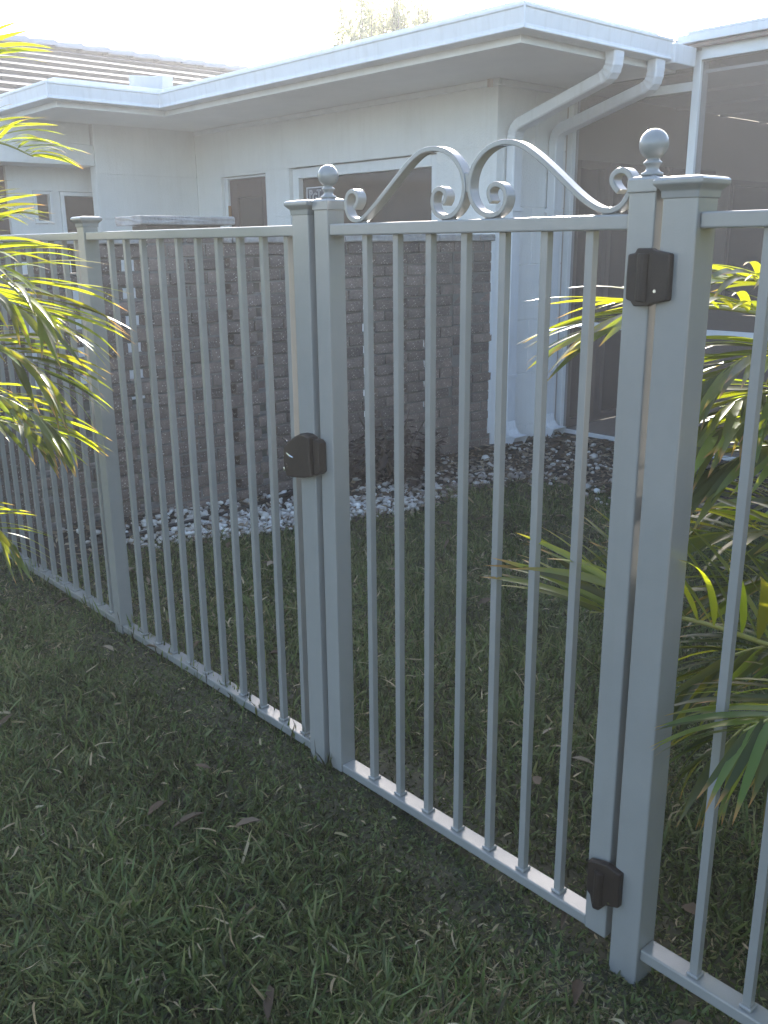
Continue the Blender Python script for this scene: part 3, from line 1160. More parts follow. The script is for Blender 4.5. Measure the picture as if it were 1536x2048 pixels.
def finial(x, z0, s=1.0):
    mb = MB()
    o = .0285
    for r_, z in ((o, 0), (o, .020), (o - .003, .024), (o - .014, .027)):
        for sx, sy in ((-1, -1), (1, -1), (1, 1), (-1, 1)):
            mb.v.append((x + sx * r_, FYc + sy * r_, z0 - .022 + z))
    for i in range(3):
        for k in range(4):
            mb.f.append((i * 4 + k, i * 4 + (k + 1) % 4, (i + 1) * 4 + (k + 1) % 4, (i + 1) * 4 + k))
    mb.f.append((12, 13, 14, 15))
    mb.f.append((3, 2, 1, 0))
    f = link('finial', mb, PAINT, gate, bevel=.002)
    bl = MB()
    prof = [(.0185 * s, 0), (.0185 * s, .004), (.012 * s, .007), (.0105 * s, .012), (.012 * s, .016), (.0155 * s, .019), (.0155 * s, .021), (.011 * s, .0245), (.010 * s, .026)]
    rb = .0245 * s
    zc = .026 + rb * .94
    for q in np.linspace(-68, 88, 15):
        prof.append((rb * math.cos(R(q)), zc + rb * math.sin(R(q))))
    bl.lathe(x, FYc, [(r_, z0 + .005 + z) for r_, z in prof], 28)
    b = link('ball', bl, PAINT, smooth=True)
    b.parent = f
    return f, b


bpy.context.view_layer.update()
fs = [finial(GX0 + SW / 2, Z(.096)), finial(GX1 - SW / 2, Z(.098))]
bpy.context.view_layer.update()
for f, b in fs:
    b.matrix_parent_inverse = f.matrix_world.inverted()

scroll_l = [(-1.669, 0.075), (-1.656, 0.087), (-1.656, 0.104), (-1.673, 0.113), (-1.69, 0.106), (-1.698, 0.087), (-1.693, 0.067), (-1.682, 0.054), (-1.667, 0.049), (-1.647, 0.050), (-1.63, 0.058), (-1.597, 0.080), (-1.549, 0.116), (-1.503, 0.152), (-1.473, 0.171), (-1.447, 0.181), (-1.414, 0.182), (-1.386, 0.176), (-1.361, 0.162), (-1.342, 0.141), (-1.333, 0.12), (-1.331, 0.095), (-1.338, 0.074), (-1.351, 0.059), (-1.369, 0.050), (-1.392, 0.049), (-1.41, 0.057), (-1.419, 0.072), (-1.419, 0.089), (-1.412, 0.101), (-1.399, 0.105), (-1.387, 0.101), (-1.381, 0.091), (-1.383, 0.082), (-1.39, 0.074)]
scroll_r = [(-1.258, 0.073), (-1.267, 0.088), (-1.263, 0.101), (-1.249, 0.107), (-1.231, 0.101), (-1.221, 0.086), (-1.224, 0.068), (-1.235, 0.055), (-1.253, 0.049), (-1.272, 0.050), (-1.294, 0.059), (-1.31, 0.077), (-1.318, 0.101), (-1.314, 0.128), (-1.301, 0.150), (-1.279, 0.168), (-1.251, 0.178), (-1.227, 0.180), (-1.203, 0.176), (-1.179, 0.167), (-1.136, 0.140), (-1.089, 0.104), (-1.054, 0.077), (-1.024, 0.059), (-1.0, 0.050), (-0.979, 0.050), (-0.962, 0.058), (-0.951, 0.073), (-0.946, 0.088), (-0.947, 0.101), (-0.955, 0.111), (-0.967, 0.115), (-0.980, 0.111), (-0.986, 0.102), (-0.982, 0.091), (-0.970, 0.080)]
TH, DP = .0098, .0125                                          # bar thickness and half depth


def scroll(pts):
    P = bez([(x, 0, z) for x, z in pts], 150)
    for _ in range(6):
        P = [P[0]] + [(P[i - 1] + P[i] * 2 + P[i + 1]) / 4 for i in range(1, len(P) - 1)] + [P[-1]]
    mb = MB()
    for i, q in enumerate(P):
        t = (P[min(i + 1, len(P) - 1)] - P[max(i - 1, 0)]).normalized()
        nn = Vector((-t.z, 0, t.x))
        for a, b in ((-1, -1), (1, -1), (1, 1), (-1, 1)):
            v = q + nn * (a * TH / 2)
            mb.v.append((v.x, FYc + b * DP, Z(v.z)))
    n = len(P)
    for i in range(n - 1):
        for k in range(4):
            mb.f.append((i * 4 + k, i * 4 + (k + 1) % 4, (i + 1) * 4 + (k + 1) % 4, (i + 1) * 4 + k))
    mb.f.append((3, 2, 1, 0))
    mb.f.append((4 * n - 4, 4 * n - 3, 4 * n - 2, 4 * n - 1))
    o = link('scroll', mb, PAINT, gate, bevel=.0015)
    for p in o.data.polygons:
        p.use_smooth = len(p.vertices) == 4 and True
    o.data.set_sharp_from_angle(angle=R(40))
    return o


scroll(scroll_l)
scroll(scroll_r)
# weld beads where the scrolls meet the rail and each other
for x, z in ((-1.656, .045), (-1.381, .045), (-1.263, .045), (-.99, .045)):
    mb = MB()
    b = bmesh.new()
    bmesh.ops.create_icosphere(b, subdivisions=2, radius=1)
    me = bpy.data.meshes.new('weld')
    for v in b.verts:
        v.co = Vector((x + v.co.x * .022, FYc + v.co.y * .009, Z(z) + v.co.z * .0035))
    b.to_mesh(me)
    b.free()
    link('weld', me, PAINT, gate, smooth=True)
boxo('weld', -1.3325, -1.3185, FYc - .010, FYc + .010, Z(.094), Z(.132), PAINT, gate, bevel=.003)

# hinges: dark plastic bodies on the front of stile and post
fy = FYc - .0318
h1 = [(-0.921, -0.022), (-0.908, -0.02), (-0.904, -0.012), (-0.878, -0.012), (-0.871, -0.016), (-0.842, -0.021), (-0.841, -0.057), (-0.841, -0.095), (-0.871, -0.102), (-0.878, -0.106), (-0.905, -0.107), (-0.911, -0.099), (-0.921, -0.096), (-0.922, -0.059)]
h2 = [(-0.927, -1.212), (-0.898, -1.204), (-0.882, -1.201), (-0.85, -1.207), (-0.85, -1.284), (-0.879, -1.294), (-0.896, -1.317), (-0.91, -1.319), (-0.918, -1.29), (-0.927, -1.284)]


def hinge(pts):
    cx = sum(p[0] for p in pts) / len(pts)
    cz = sum(p[1] for p in pts) / len(pts)
    h = link('hinge', MB().prism_xz([(x, Z(z)) for x, z in pts], fy - .014, fy + .002), BLACK, gate, bevel=.003)
    k = link('knuckle', MB().tube([(cx - .004, fy - .012, Z(cz + .038)), (cx - .004, fy - .012, Z(cz - .04))], .0115, 14), BLACK, smooth=False, bevel=.002)
    s = link('screw', MB().tube([(cx + .022, fy - .0155, Z(cz - .022)), (cx + .022, fy - .0135, Z(cz - .022))], .003, 10), STEEL)
    bpy.context.view_layer.update()
    for c in (k, s):
        c.parent = h
        c.matrix_parent_inverse = h.matrix_world.inverted()
    return h


hinge(h1)
hinge(h2)
lt = [(-1.877, -0.479), (-1.861, -0.468), (-1.836, -0.457), (-1.816, -0.457), (-1.797, -0.462), (-1.797, -0.468), (-1.783, -0.467), (-1.772, -0.472), (-1.771, -0.508), (-1.774, -0.547), (-1.783, -0.553), (-1.795, -0.557), (-1.798, -0.562), (-1.825, -0.569), (-1.871, -0.576), (-1.898, -0.577), (-1.907, -0.554), (-1.909, -0.53), (-1.906, -0.5)]
latch = link('latch', MB().prism_xz([(x, Z(z)) for x, z in lt if x < -1.790], fy - .030, fy + .002), BLACK, gate, bevel=.005, seg=3)
kids = [link('striker_box', MB().prism_xz([(-1.797, Z(-.466)), (-1.783, Z(-.467)), (-1.772, Z(-.474)), (-1.772, Z(-.548)), (-1.783, Z(-.556)), (-1.797, Z(-.556))], fy - .018, fy + .006), BLACK, bevel=.003),
        link('lever', MB().tube([(-1.900, fy - .012, Z(-.492)), (-1.912, fy - .016, Z(-.487)), (-1.923, fy - .020, Z(-.480))], .0026, 8), BLACK),
        link('bolt', MB().tube([(-1.888, fy - .031, Z(-.514)), (-1.874, fy - .0325, Z(-.519)), (-1.862, fy - .031, Z(-.522))], [.003, .0035, .002], 8), STEEL),
        link('bolt', MB().tube([(-1.897, fy - .026, Z(-.49)), (-1.888, fy - .03, Z(-.482))], .0016, 6), STEEL),
        link('knob', MB().lathe(0, 0, [(.0001, -.014), (.006, -.013), (.0085, -.006), (.0085, .004), (.006, .010), (.0001, .011)], 12), STEEL, smooth=True)]
kids[4].data.transform(Matrix.Translation((-1.921, fy - .008, Z(-.565))) @ Matrix.Rotation(R(82), 4, 'Y'))
kids.append(link('keyway', MB().tube([(-1.893, fy - .0305, Z(-.548)), (-1.893, fy - .033, Z(-.548))], .006, 12), BLACK))
bpy.context.view_layer.update()
for c in kids:
    c.parent = latch
    c.matrix_parent_inverse = latch.matrix_world.inverted()

# ------------------------------------------------------------------ palms
leaflets_me = []
for v in range(7):
    mb = MB()
    n = 9
    al = []
    droop = random.uniform(.10, .34)
    twist = random.uniform(-.3, .3)
    bend = random.uniform(-.06, .06)
    for i in range(n + 1):
        s = i / n
        wv = (min(1, s * 5 + .18) * (1 - max(0, (s - .45) / .55) ** 1.7)) * .5 + .004
        x = s - .25 * droop * s ** 2
        z = .06 * s - droop * s ** 2.4
        y = bend * s * s
        ph = twist * s
        for q, e in ((-1, .22), (0, 0), (1, .22)):
            mb.v.append((x, y + q * wv * math.cos(ph) * .1, z * 1.0 + (e * wv * .6 + q * wv * math.sin(ph)) * .1))
            al.append(s)
    for i in range(n):
        for k in range(2):
            mb.f.append((i * 3 + k, (i + 1) * 3 + k, (i + 1) * 3 + k + 1, i * 3 + k + 1))
    me = mb.mesh('leaflet')
    me.materials.append(PALMLEAF)
    a = me.attributes.new('along', 'FLOAT', 'POINT')
    a.data.foreach_set('value', al)
    for p in me.polygons:
        p.use_smooth = True
    leaflets_me.append(me)


def frond(palm, pts, pairs, ll, lw, t0=.18, a0=62, a1=22, lift=.25, store=None):
    P = bez(pts, 40)
    mb = MB().tube(P, [.0075 * (1 - i / 39) + .0018 for i in range(40)], 6)
    fo = link('frond', mb, RACHIS, palm, smooth=True)
    for k in range(pairs):
        t = t0 + (1 - t0) * (k + .5) / pairs
        f = t * 39
        i = min(int(f), 38)
        q = P[i].lerp(P[i + 1], f - i)
        tan = (P[min(i + 2, 39)] - P[max(i - 1, 0)]).normalized()
        side = tan.cross(Vector((0, 0, 1)))
        if side.length < .1:
            side = Vector((1, 0, 0))
        side.normalize()
        up = side.cross(tan)
        for sg in (-1, 1):
            ang = R(a0 + (a1 - a0) * ((t - t0) / (1 - t0)) ** 1.2 + random.uniform(-7, 7))
            d = tan * math.cos(ang) + side * sg * math.sin(ang) + up * (lift + random.uniform(-.16, .16))
            d.normalize()
            zv = Vector((0, 0, 1)) - d * d.z
            if zv.length < .1:
                zv = up.copy()
            zv.normalize()
            zv = Matrix.Rotation(random.uniform(-.45, .45) + sg * .25, 3, d) @ zv
            yv = zv.cross(d)
            env = math.sin(math.pi * min(1, .25 + .75 * (1 - abs((t - t0) / (1 - t0) - .42) / .62))) if False else (1 - .45 * ((t - t0) / (1 - t0) - .4) ** 2 * 2.2)
            L_ = ll * env * random.uniform(.88, 1.1)
            W_ = lw / .1 * random.uniform(.8, 1.15)
            mx = Matrix((d * L_, yv * W_, zv * L_)).transposed().to_4x4()
            mx.translation = q + Vector((random.uniform(-.004, .004), 0, random.uniform(-.004, .004)))
            store.append((fo, random.choice(leaflets_me), mx, L_))
    return fo


def finish_palm(palm, store, limit=290):
    def score(s):
        c = s[2] @ Vector((.5, 0, -.05))
        u, v, d = project(c)
        return s[3] / d if (-60 < u < 1600 and -60 < v < 2100) else 0
    store.sort(key=lambda s: -score(s))
    rest = MB()
    al = []
    bpy.context.view_layer.update()
    for i, s in enumerate(store):
        if i < limit and score(s) > 0:
            o = bpy.data.objects.new('leaflet', s[1])
            COL.objects.link(o)
            o.parent = s[0]
            o.matrix_parent_inverse = s[0].matrix_world.inverted()
            o.matrix_basis = s[2]
        else:
            vs_ = [tuple(s[2] @ v.co) for v in s[1].vertices]
            rest.add(vs_, [tuple(p.vertices) for p in s[1].polygons])
            al += [j // 3 / 9 for j in range(30)]
    if rest.v:
        o = link('leaflets', rest, PALMLEAF, palm, smooth=True, recalc=False)
        a = o.data.attributes.new('along', 'FLOAT', 'POINT')
        a.data.foreach_set('value', al)
        o['kind'] = 'stuff'


def canes(palm, base, tops):
    for tp in tops:
        b = Vector((base[0] + random.uniform(-.12, .12), base[1] + random.uniform(-.12, .12), gz(*base[:2]) - .03))
        tp = Vector(tp)
        mid = b.lerp(tp, .55) + Vector((random.uniform(-.03, .03), random.uniform(-.03, .03), .12))
        P = bez([b, mid, tp], 14)
        link('cane', MB().tube(P, [.022 * (1 - i / 22) for i in range(14)], 8), STEM, palm, smooth=True)


lpalm = thing('palm_plant', 'sunlit feathery palm hanging in front of the left fence panels', 'palm', (-3.35, .35, gz(-3.35, .35)))
LF = [
    ([(-3.265, 0.753, 1.687), (-3.123, 0.923, 1.891), (-2.977, 1.039, 1.964), (-2.851, 1.098, 1.956)], 12, .27, .019, .35),
    ([(-3.062, 0.688, 1.553), (-2.954, 0.877, 1.713), (-2.849, 1.01, 1.749), (-2.766, 1.095, 1.73), (-2.699, 1.153, 1.693)], 16, .25, .018, .5),
    ([(-2.902, 0.584, 1.264), (-2.738, 0.745, 1.393), (-2.586, 0.853, 1.43), (-2.475, 0.962, 1.397), (-2.38, 1.032, 1.315), (-2.336, 1.054, 1.253)], 28, .33, .018, .45),
    ([(-2.962, 0.553, 0.987), (-2.813, 0.702, 1.126), (-2.653, 0.831, 1.196), (-2.536, 0.962, 1.194), (-2.455, 1.034, 1.154), (-2.398, 1.072, 1.095)], 26, .30, .019, .1),
    ([(-3.115, 0.567, 0.874), (-3.07, 0.753, 1.007), (-2.95, 0.911, 1.064), (-2.81, 1.048, 1.018), (-2.705, 1.136, 0.952), (-2.643, 1.181, 0.897)], 26, .26, .018, .0),
    ([(-3.084, 0.599, 0.689), (-2.989, 0.717, 0.717), (-2.874, 0.837, 0.701), (-2.772, 0.928, 0.648), (-2.695, 0.979, 0.568)], 15, .22, .015, .1),
    ([(-3.339, 0.76, 1.354), (-3.269, 0.909, 1.518), (-3.129, 1.005, 1.56), (-2.982, 1.087, 1.549), (-2.896, 1.173, 1.526)], 15, .28, .018, .45),
    ([(-3.015, 0.62, 1.13), (-2.87, 0.79, 1.29), (-2.73, 0.91, 1.345), (-2.60, 1.02, 1.325), (-2.51, 1.08, 1.27)], 18, .27, .018, .0),
    ([(-3.19, 0.66, 0.76), (-3.08, 0.83, 0.885), (-2.96, 0.985, 0.935), (-2.83, 1.12, 0.905), (-2.77, 1.18, 0.86)], 18, .26, .018, .0),
]
LF = [([(x - sh_ * .115, y - sh_ * .055, z) for x, y, z in f[0]], *f[1:]) for f, sh_ in zip(LF, (.1, .3, 1, 1, .9, .4, .8, 1, .9))]
for k, (dx_, dy_, hz_) in enumerate(((-.9, .35, 1.2), (-.75, .75, 1.55), (-.45, 1.0, 1.85), (-.95, .1, 1.6), (-.65, .6, .95), (-.3, .75, 2.05), (-.85, .55, 1.95))):  # extra fronds added left of the view to shade the visible ones
    b_ = Vector((-3.5, .42, .45 + .08 * k))
    LF.append(([tuple(b_), tuple(b_ + Vector((dx_ * .2, dy_ * .2, (hz_ - b_.z) * .7))), tuple(b_ + Vector((dx_ * .55, dy_ * .55, (hz_ - b_.z)))), tuple(b_ + Vector((dx_, dy_, (hz_ - b_.z) * .78)))], 24, .34, .024, .25))
store = []
for pts, n, ll, lw, lift in LF:
    frond(lpalm, pts, n, ll, lw * .9, lift=lift, a0=64, a1=30, store=store)
canes(lpalm, (-3.35, .35), [f[0][0] for f in LF])
finish_palm(lpalm, store)

rpalm = thing('palm_plant', 'yellow-lit palm leaning through the right-hand fence panel', 'palm', (-.45, 2.75, gz(-.45, 2.75)))
RF = [
    ([(-0.678, 2.845, 0.768), (-0.887, 2.599, 1.096), (-1.044, 2.333, 1.244), (-1.176, 2.128, 1.292), (-1.251, 1.964, 1.285), (-1.308, 1.886, 1.252)], 26, .34, .026, .12),
    ([(-0.667, 2.835, 0.716), (-0.876, 2.589, 1.046), (-0.968, 2.235, 1.185), (-1.039, 2.08, 1.186), (-1.084, 2.011, 1.143)], 26, .29, .025, .0),
    ([(-0.624, 2.706, 0.67), (-0.815, 2.457, 0.944), (-0.924, 2.225, 1.048), (-1.01, 2.053, 1.053), (-1.053, 1.911, 1.014)], 24, .29, .025, -.05),
    ([(-0.511, 2.509, 0.285), (-0.639, 2.142, 0.487), (-0.745, 1.843, 0.608), (-0.877, 1.657, 0.696), (-1.004, 1.595, 0.7), (-1.087, 1.571, 0.679)], 26, .36, .025, .75),
    ([(-0.513, 2.423, 0.45), (-0.72, 2.293, 0.681), (-0.864, 2.168, 0.762), (-0.995, 2.03, 0.781), (-1.134, 1.935, 0.738)], 26, .30, .025, .05),
    ([(-0.40, 2.19, 0.36), (-0.49, 1.86, 0.53), (-0.55, 1.60, 0.64), (-0.595, 1.45, 0.675), (-0.63, 1.37, 0.66)], 16, .25, .018, -.15),
    ([(-0.546, 2.631, 0.297), (-0.703, 2.512, 0.423), (-0.864, 2.397, 0.574), (-0.994, 2.27, 0.614), (-1.081, 2.157, 0.577)], 26, .30, .024, .1),
    ([(-0.827, 2.882, 0.877), (-1.047, 2.639, 1.238), (-1.169, 2.466, 1.333), (-1.243, 2.313, 1.349), (-1.29, 2.25, 1.325)], 26, 0.28, 0.024, 0.1),
    ([(-0.665, 2.571, 0.823), (-0.849, 2.386, 1.049), (-0.967, 2.202, 1.105), (-1.034, 2.044, 1.092), (-1.077, 1.972, 1.037)], 24, 0.26, 0.023, -0.1),
    ([(-0.627, 2.535, 0.644), (-0.781, 2.319, 0.898), (-0.886, 2.159, 0.979), (-0.957, 2.008, 0.991), (-1.016, 1.923, 0.948)], 24, 0.27, 0.024, -0.05),
    ([(-0.594, 2.417, 0.287), (-0.716, 2.207, 0.476), (-0.845, 2.084, 0.523), (-0.944, 1.965, 0.502), (-1.002, 1.872, 0.434)], 26, 0.28, 0.021, 0.0),
    ([(-0.518, 2.144, 0.36), (-0.629, 2.0, 0.492), (-0.7, 1.858, 0.527), (-0.756, 1.711, 0.512), (-0.797, 1.636, 0.444)], 24, 0.27, 0.02, -0.1),
    ([(-0.728, 2.787, 0.405), (-0.927, 2.666, 0.636), (-1.078, 2.539, 0.732), (-1.185, 2.427, 0.747), (-1.242, 2.346, 0.707)], 24, 0.3, 0.023, 0.1),
]
store = []
for pts, n, ll, lw, lift in RF:
    frond(rpalm, pts, n, ll, lw * .82, lift=lift, store=store)
canes(rpalm, (-.45, 2.75), [f[0][0] for f in RF])
finish_palm(rpalm, store)

# unseen palms added right of the view to block sky from the post sides
for (bx, by, lab, sd) in ((.95, 2.75, 'bushy palm added out of view just past the right end of the fence', 1), (1.55, 1.75, 'bushy palm added out of view farther right along the picket fence', 2),
                          (.85, 4.0, 'bushy palm added out of view near the screened porch at the far right', 3)):
    random.seed(100 + sd)
    pm = thing('palm_plant', lab, 'palm', (bx, by, gz(bx, by)), 'unseen palms added right of the view')
    store = []
    tops = []
    for k in range(13):
        ph = k * 2.4 + random.uniform(-.3, .3)
        L_ = random.uniform(.95, 1.35)
        h0 = random.uniform(.35, 1.0)
        c_, s_ = math.cos(ph), math.sin(ph)
        b0 = Vector((bx + .06 * c_, by + .06 * s_, h0))
        rise = random.uniform(.35, 1.05)
        pts = [b0, b0 + Vector((c_ * L_ * .25, s_ * L_ * .25, rise * .62)), b0 + Vector((c_ * L_ * .55, s_ * L_ * .55, rise)), b0 + Vector((c_ * L_ * .85, s_ * L_ * .85, rise * .88)), b0 + Vector((c_ * L_, s_ * L_, rise * .66))]
        frond(pm, pts, 22, .38, .032, lift=.2, store=store)
        tops.append(tuple(b0))
    canes(pm, (bx, by), tops[:6])
    finish_palm(pm, store, 0)
random.seed(55)

# unseen hedge added past the fence end to darken and tint the post sides
hg = thing('hedge', 'tall unseen hedge added right of the picket fence to darken and tint post sides', 'hedge', (2.5, 1.5, 0))
mb, al = MB(), []
for k in range(15000):
    f = rng.uniform(0, 1)
    yq = rng.uniform(-3.0, 5.6)
    if f < .75:
        q = Vector((2.15 + abs(rng.normal()) * .16 + .07 * math.sin(yq * 3.1), yq, rng.uniform(.03, 2.5)))
    else:
        q = Vector((rng.uniform(2.15, 2.95), yq, 2.5 + rng.normal() * .06))
    d = Vector((rng.normal() - .6, rng.normal(), rng.normal() * .7 + .3)).normalized()
    sd = d.cross(Vector((rng.normal(), rng.normal(), rng.normal()))).normalized()
    ln, wd = rng.uniform(.05, .10), rng.uniform(.018, .03)
    o = len(mb.v)
    mb.v += [tuple(q), tuple(q + d * ln * .5 + sd * wd), tuple(q + d * ln), tuple(q + d * ln * .5 - sd * wd)]
    mb.f.append((o, o + 1, o + 2, o + 3))
    al += [.1, .4, .7, .4]
c = link('foliage', mb, HEDGELEAF, hg, recalc=False)
at = c.data.attributes.new('along', 'FLOAT', 'POINT')
at.data.foreach_set('value', al)
c['kind'] = 'stuff'
stem = MB()
for k in range(16):
    yq = -2.8 + k * .55
    for j in range(3):
        stem.tube([(2.5, yq, -.05), (2.5 + random.uniform(-.1, .1), yq + random.uniform(-.15, .15), 1.1), (2.5 + random.uniform(-.25, .25), yq + random.uniform(-.3, .3), 2.3)], [.03, .02, .008], 6)
link('stem', stem, BARK, hg)

# ------------------------------------------------------------------ trees beyond the roof


def plume_tree(name, label, base, height, spread, n_pl, seed, z_from=.45, leaf=(.07, .016)):
    rg = np.random.default_rng(seed)
    t = thing(name, label, 'tree', base, 'trees beyond the roof')
    bx, by, bz_ = base
    trunk = MB().tube(bez([(bx, by, 0), (bx + .1, by, height * .35), (bx - .05, by + .1, height * .8)], 12), [.16 - .011 * i for i in range(12)], 8)
    vs_, fs_, al = [], [], []
    for k in range(n_pl):
        a = rg.uniform(0, 2 * math.pi)
        r_ = spread * math.sqrt(rg.uniform(0, 1))
        top = height * (1 - .35 * (r_ / spread) ** 2) * rg.uniform(.86, 1.0)
        bot = height * rg.uniform(z_from, z_from + .25)
        p0 = Vector((bx + .25 * r_ * math.cos(a), by + .25 * r_ * math.sin(a), height * rg.uniform(.25, .5)))
        p1 = Vector((bx + r_ * math.cos(a), by + r_ * math.sin(a), (bot + top) / 2))
        p2 = Vector((bx + 1.1 * r_ * math.cos(a), by + 1.1 * r_ * math.sin(a), top))
        Q = bez([p0, p1, p2], 9)
        trunk.tube(Q, [.03 - .0028 * i for i in range(9)], 5)
        for j in range(150):
            s = rg.uniform(.45, 1.0)
            i = min(int(s * 8), 7)
            q = Q[i].lerp(Q[i + 1], s * 8 - i)
            rad = .30 * (1.05 - s) + .05
            q = q + Vector((rg.normal() * rad * .55, rg.normal() * rad * .55, rg.normal() * .1))
            d = Vector((rg.normal() * .6, rg.normal() * .6, rg.uniform(.2, 1.3))).normalized()
            sd = d.cross(Vector((rg.normal(), rg.normal(), rg.normal()))).normalized()
            ln, wd = leaf[0] * rg.uniform(.7, 1.6), leaf[1] * rg.uniform(.7, 1.4)
            o = len(vs_)
            vs_ += [tuple(q), tuple(q + d * ln * .5 + sd * wd), tuple(q + d * ln), tuple(q + d * ln * .5 - sd * wd)]
            fs_.append((o, o + 1, o + 2, o + 3))
            al += [.1, .4, .7, .4]
    link('trunk', trunk, BARK, t, smooth=True, recalc=False)
    cm = MB()
    cm.v, cm.f = vs_, fs_
    c = link('crown', cm, TREELEAF, t, recalc=False)
    at = c.data.attributes.new('along', 'FLOAT', 'POINT')
    at.data.foreach_set('value', al)
    return t


plume_tree('feathery_tree', 'tall feathery tree showing above the long gutter', (-13.15, 11.9, 0), 5.95, 1.5, 95, 3, leaf=(.085, .02))
plume_tree('feathery_tree', 'thin tree tip just showing over the gutter beside the tiled roof', (-16.2, 11.5, 0), 5.15, .25, 5, 5, leaf=(.06, .014))

# ------------------------------------------------------------------ bed edging, gravel, shrub


def ground_line(pts, r_, lift):
    P = bez([(x, y, gz(x, y) + lift) for x, y in pts], 40)
    return MB().tube(P, r_, 8)


ed = link('drip_hose', ground_line([(-4.03, 1.7), (-4.049, 2.009), (-4.089, 2.198), (-4.117, 2.392), (-4.182, 2.685), (-4.289, 3.017), (-4.357, 3.27), (-4.38, 3.6)], .011, .032), RUBBER, smooth=True)
tag(ed, 'black drip hose lying across the white gravel by the brick wall', 'hose')
ed = link('drip_hose', ground_line([(-4.44, 4.72), (-4.42, 5.0), (-4.36, 5.10), (-4.33, 5.26), (-4.30, 5.5)], .013, .02), RUBBER, smooth=True)
tag(ed, 'short black hose on the ground by the downspout shoes', 'hose')


def scatter_mesh(name, V, F, tone, m):
    me = bpy.data.meshes.new(name)
    nv, nf, k = len(V), len(F), F.shape[1]
    me.vertices.add(nv)
    me.vertices.foreach_set('co', V.astype(np.float32).ravel())
    me.loops.add(nf * k)
    me.loops.foreach_set('vertex_index', F.astype(np.int32).ravel())
    me.polygons.add(nf)
    me.polygons.foreach_set('loop_start', np.arange(0, nf * k, k, dtype=np.int32))
    me.polygons.foreach_set('loop_total', np.full(nf, k, dtype=np.int32))
    me.update(calc_edges=True)
    a = me.attributes.new('tone', 'FLOAT', 'POINT')
    a.data.foreach_set('value', tone.astype(np.float32))
    me.materials.append(m)
    o = bpy.data.objects.new(name, me)
    COL.objects.link(o)
    return o


# pebbles
b = bmesh.new()
bmesh.ops.create_icosphere(b, subdivisions=1, radius=1)
iv = np.array([v.co[:] for v in b.verts])
if_ = np.array([[v.index for v in f.verts] for f in b.faces])
b.free()


def pebbles(P, size, tone):
    n = len(P)
    sc_ = size[:, None] * np.stack([rng.uniform(.75, 1.35, n), rng.uniform(.7, 1.1, n), rng.uniform(.45, .8, n)], 1)
    th_ = rng.uniform(0, 2 * np.pi, n)
    til = rng.normal(0, .35, n)
    V = iv[None] * sc_[:, None, :] * (1 + rng.normal(0, .09, (n, len(iv), 1)))
    c, s = np.cos(til)[:, None], np.sin(til)[:, None]
    V = np.stack([V[..., 0], V[..., 1] * c - V[..., 2] * s, V[..., 1] * s + V[..., 2] * c], -1)
    c, s = np.cos(th_)[:, None], np.sin(th_)[:, None]
    V = np.stack([V[..., 0] * c - V[..., 1] * s, V[..., 0] * s + V[..., 1] * c, V[..., 2]], -1)
    V = V + P[:, None, :]
    F = (if_[None] + (np.arange(n) * len(iv))[:, None, None]).reshape(-1, 3)
    return V.reshape(-1, 3), F, np.repeat(tone, len(iv))


n = 5200
gy = rng.uniform(1.75, 4.6, n)
be = bed_edge(gy)
gx = be - np.abs(rng.normal(0, .55, n)) * .62 + rng.normal(0, .035, n)
keep = (gx > -4.44) & (rng.uniform(0, 1, n) < np.interp(gy, [1.75, 2.1, 2.6, 3.3, 3.7, 4.6], [.06, .30, .62, .55, .22, .12]))
gx, gy = gx[keep], gy[keep]
n2 = 420
qx = rng.uniform(-4.3, -2.6, n2)
qy = rng.uniform(4.3, 5.6, n2)
gx, gy = np.concatenate([gx, qx]), np.concatenate([gy, qy])
n = len(gx)
sz = np.exp(rng.normal(-4.25, .30, n))
P = np.stack([gx, gy, gz_np(gx, gy) + .008 + sz * .35 + rng.uniform(0, .012, n)], 1)
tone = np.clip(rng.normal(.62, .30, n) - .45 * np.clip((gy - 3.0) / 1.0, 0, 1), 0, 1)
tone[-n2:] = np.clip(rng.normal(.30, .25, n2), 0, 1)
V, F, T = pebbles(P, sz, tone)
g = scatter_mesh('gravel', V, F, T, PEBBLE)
tag(g, 'white pebble gravel spread along the foot of the brick wall', kind='stuff')

# leaf litter and chips
n = 5200
lx = rng.uniform(-4.42, -2.4, n)
ly = np.where(rng.uniform(0, 1, n) < .5, rng.uniform(1.6, 4.6, n), rng.uniform(4.4, 5.75, n))
kp = (lx < bed_edge(ly) + .1) | (ly > 4.5)
lx, ly = lx[kp], ly[kp]
n = len(lx)
a = rng.uniform(0, 2 * np.pi, n)
ln, wd = rng.uniform(.012, .045, n), rng.uniform(.004, .014, n)
c0 = np.stack([lx, ly, gz_np(lx, ly) + rng.uniform(.012, .035, n)], 1)
dx = np.stack([np.cos(a), np.sin(a), rng.normal(0, .25, n)], 1) * ln[:, None]
dy = np.stack([-np.sin(a), np.cos(a), rng.normal(0, .35, n)], 1) * wd[:, None]
V = np.stack([c0 - dx, c0 + dy, c0 + dx, c0 - dy], 1).reshape(-1, 3)
F = np.arange(4 * n).reshape(-1, 4)
g = scatter_mesh('leaf_litter', V, F, np.repeat(rng.uniform(0, 1, n), 4), LITTER)
tag(g, 'dry brown leaf litter scattered over the bed', kind='stuff')

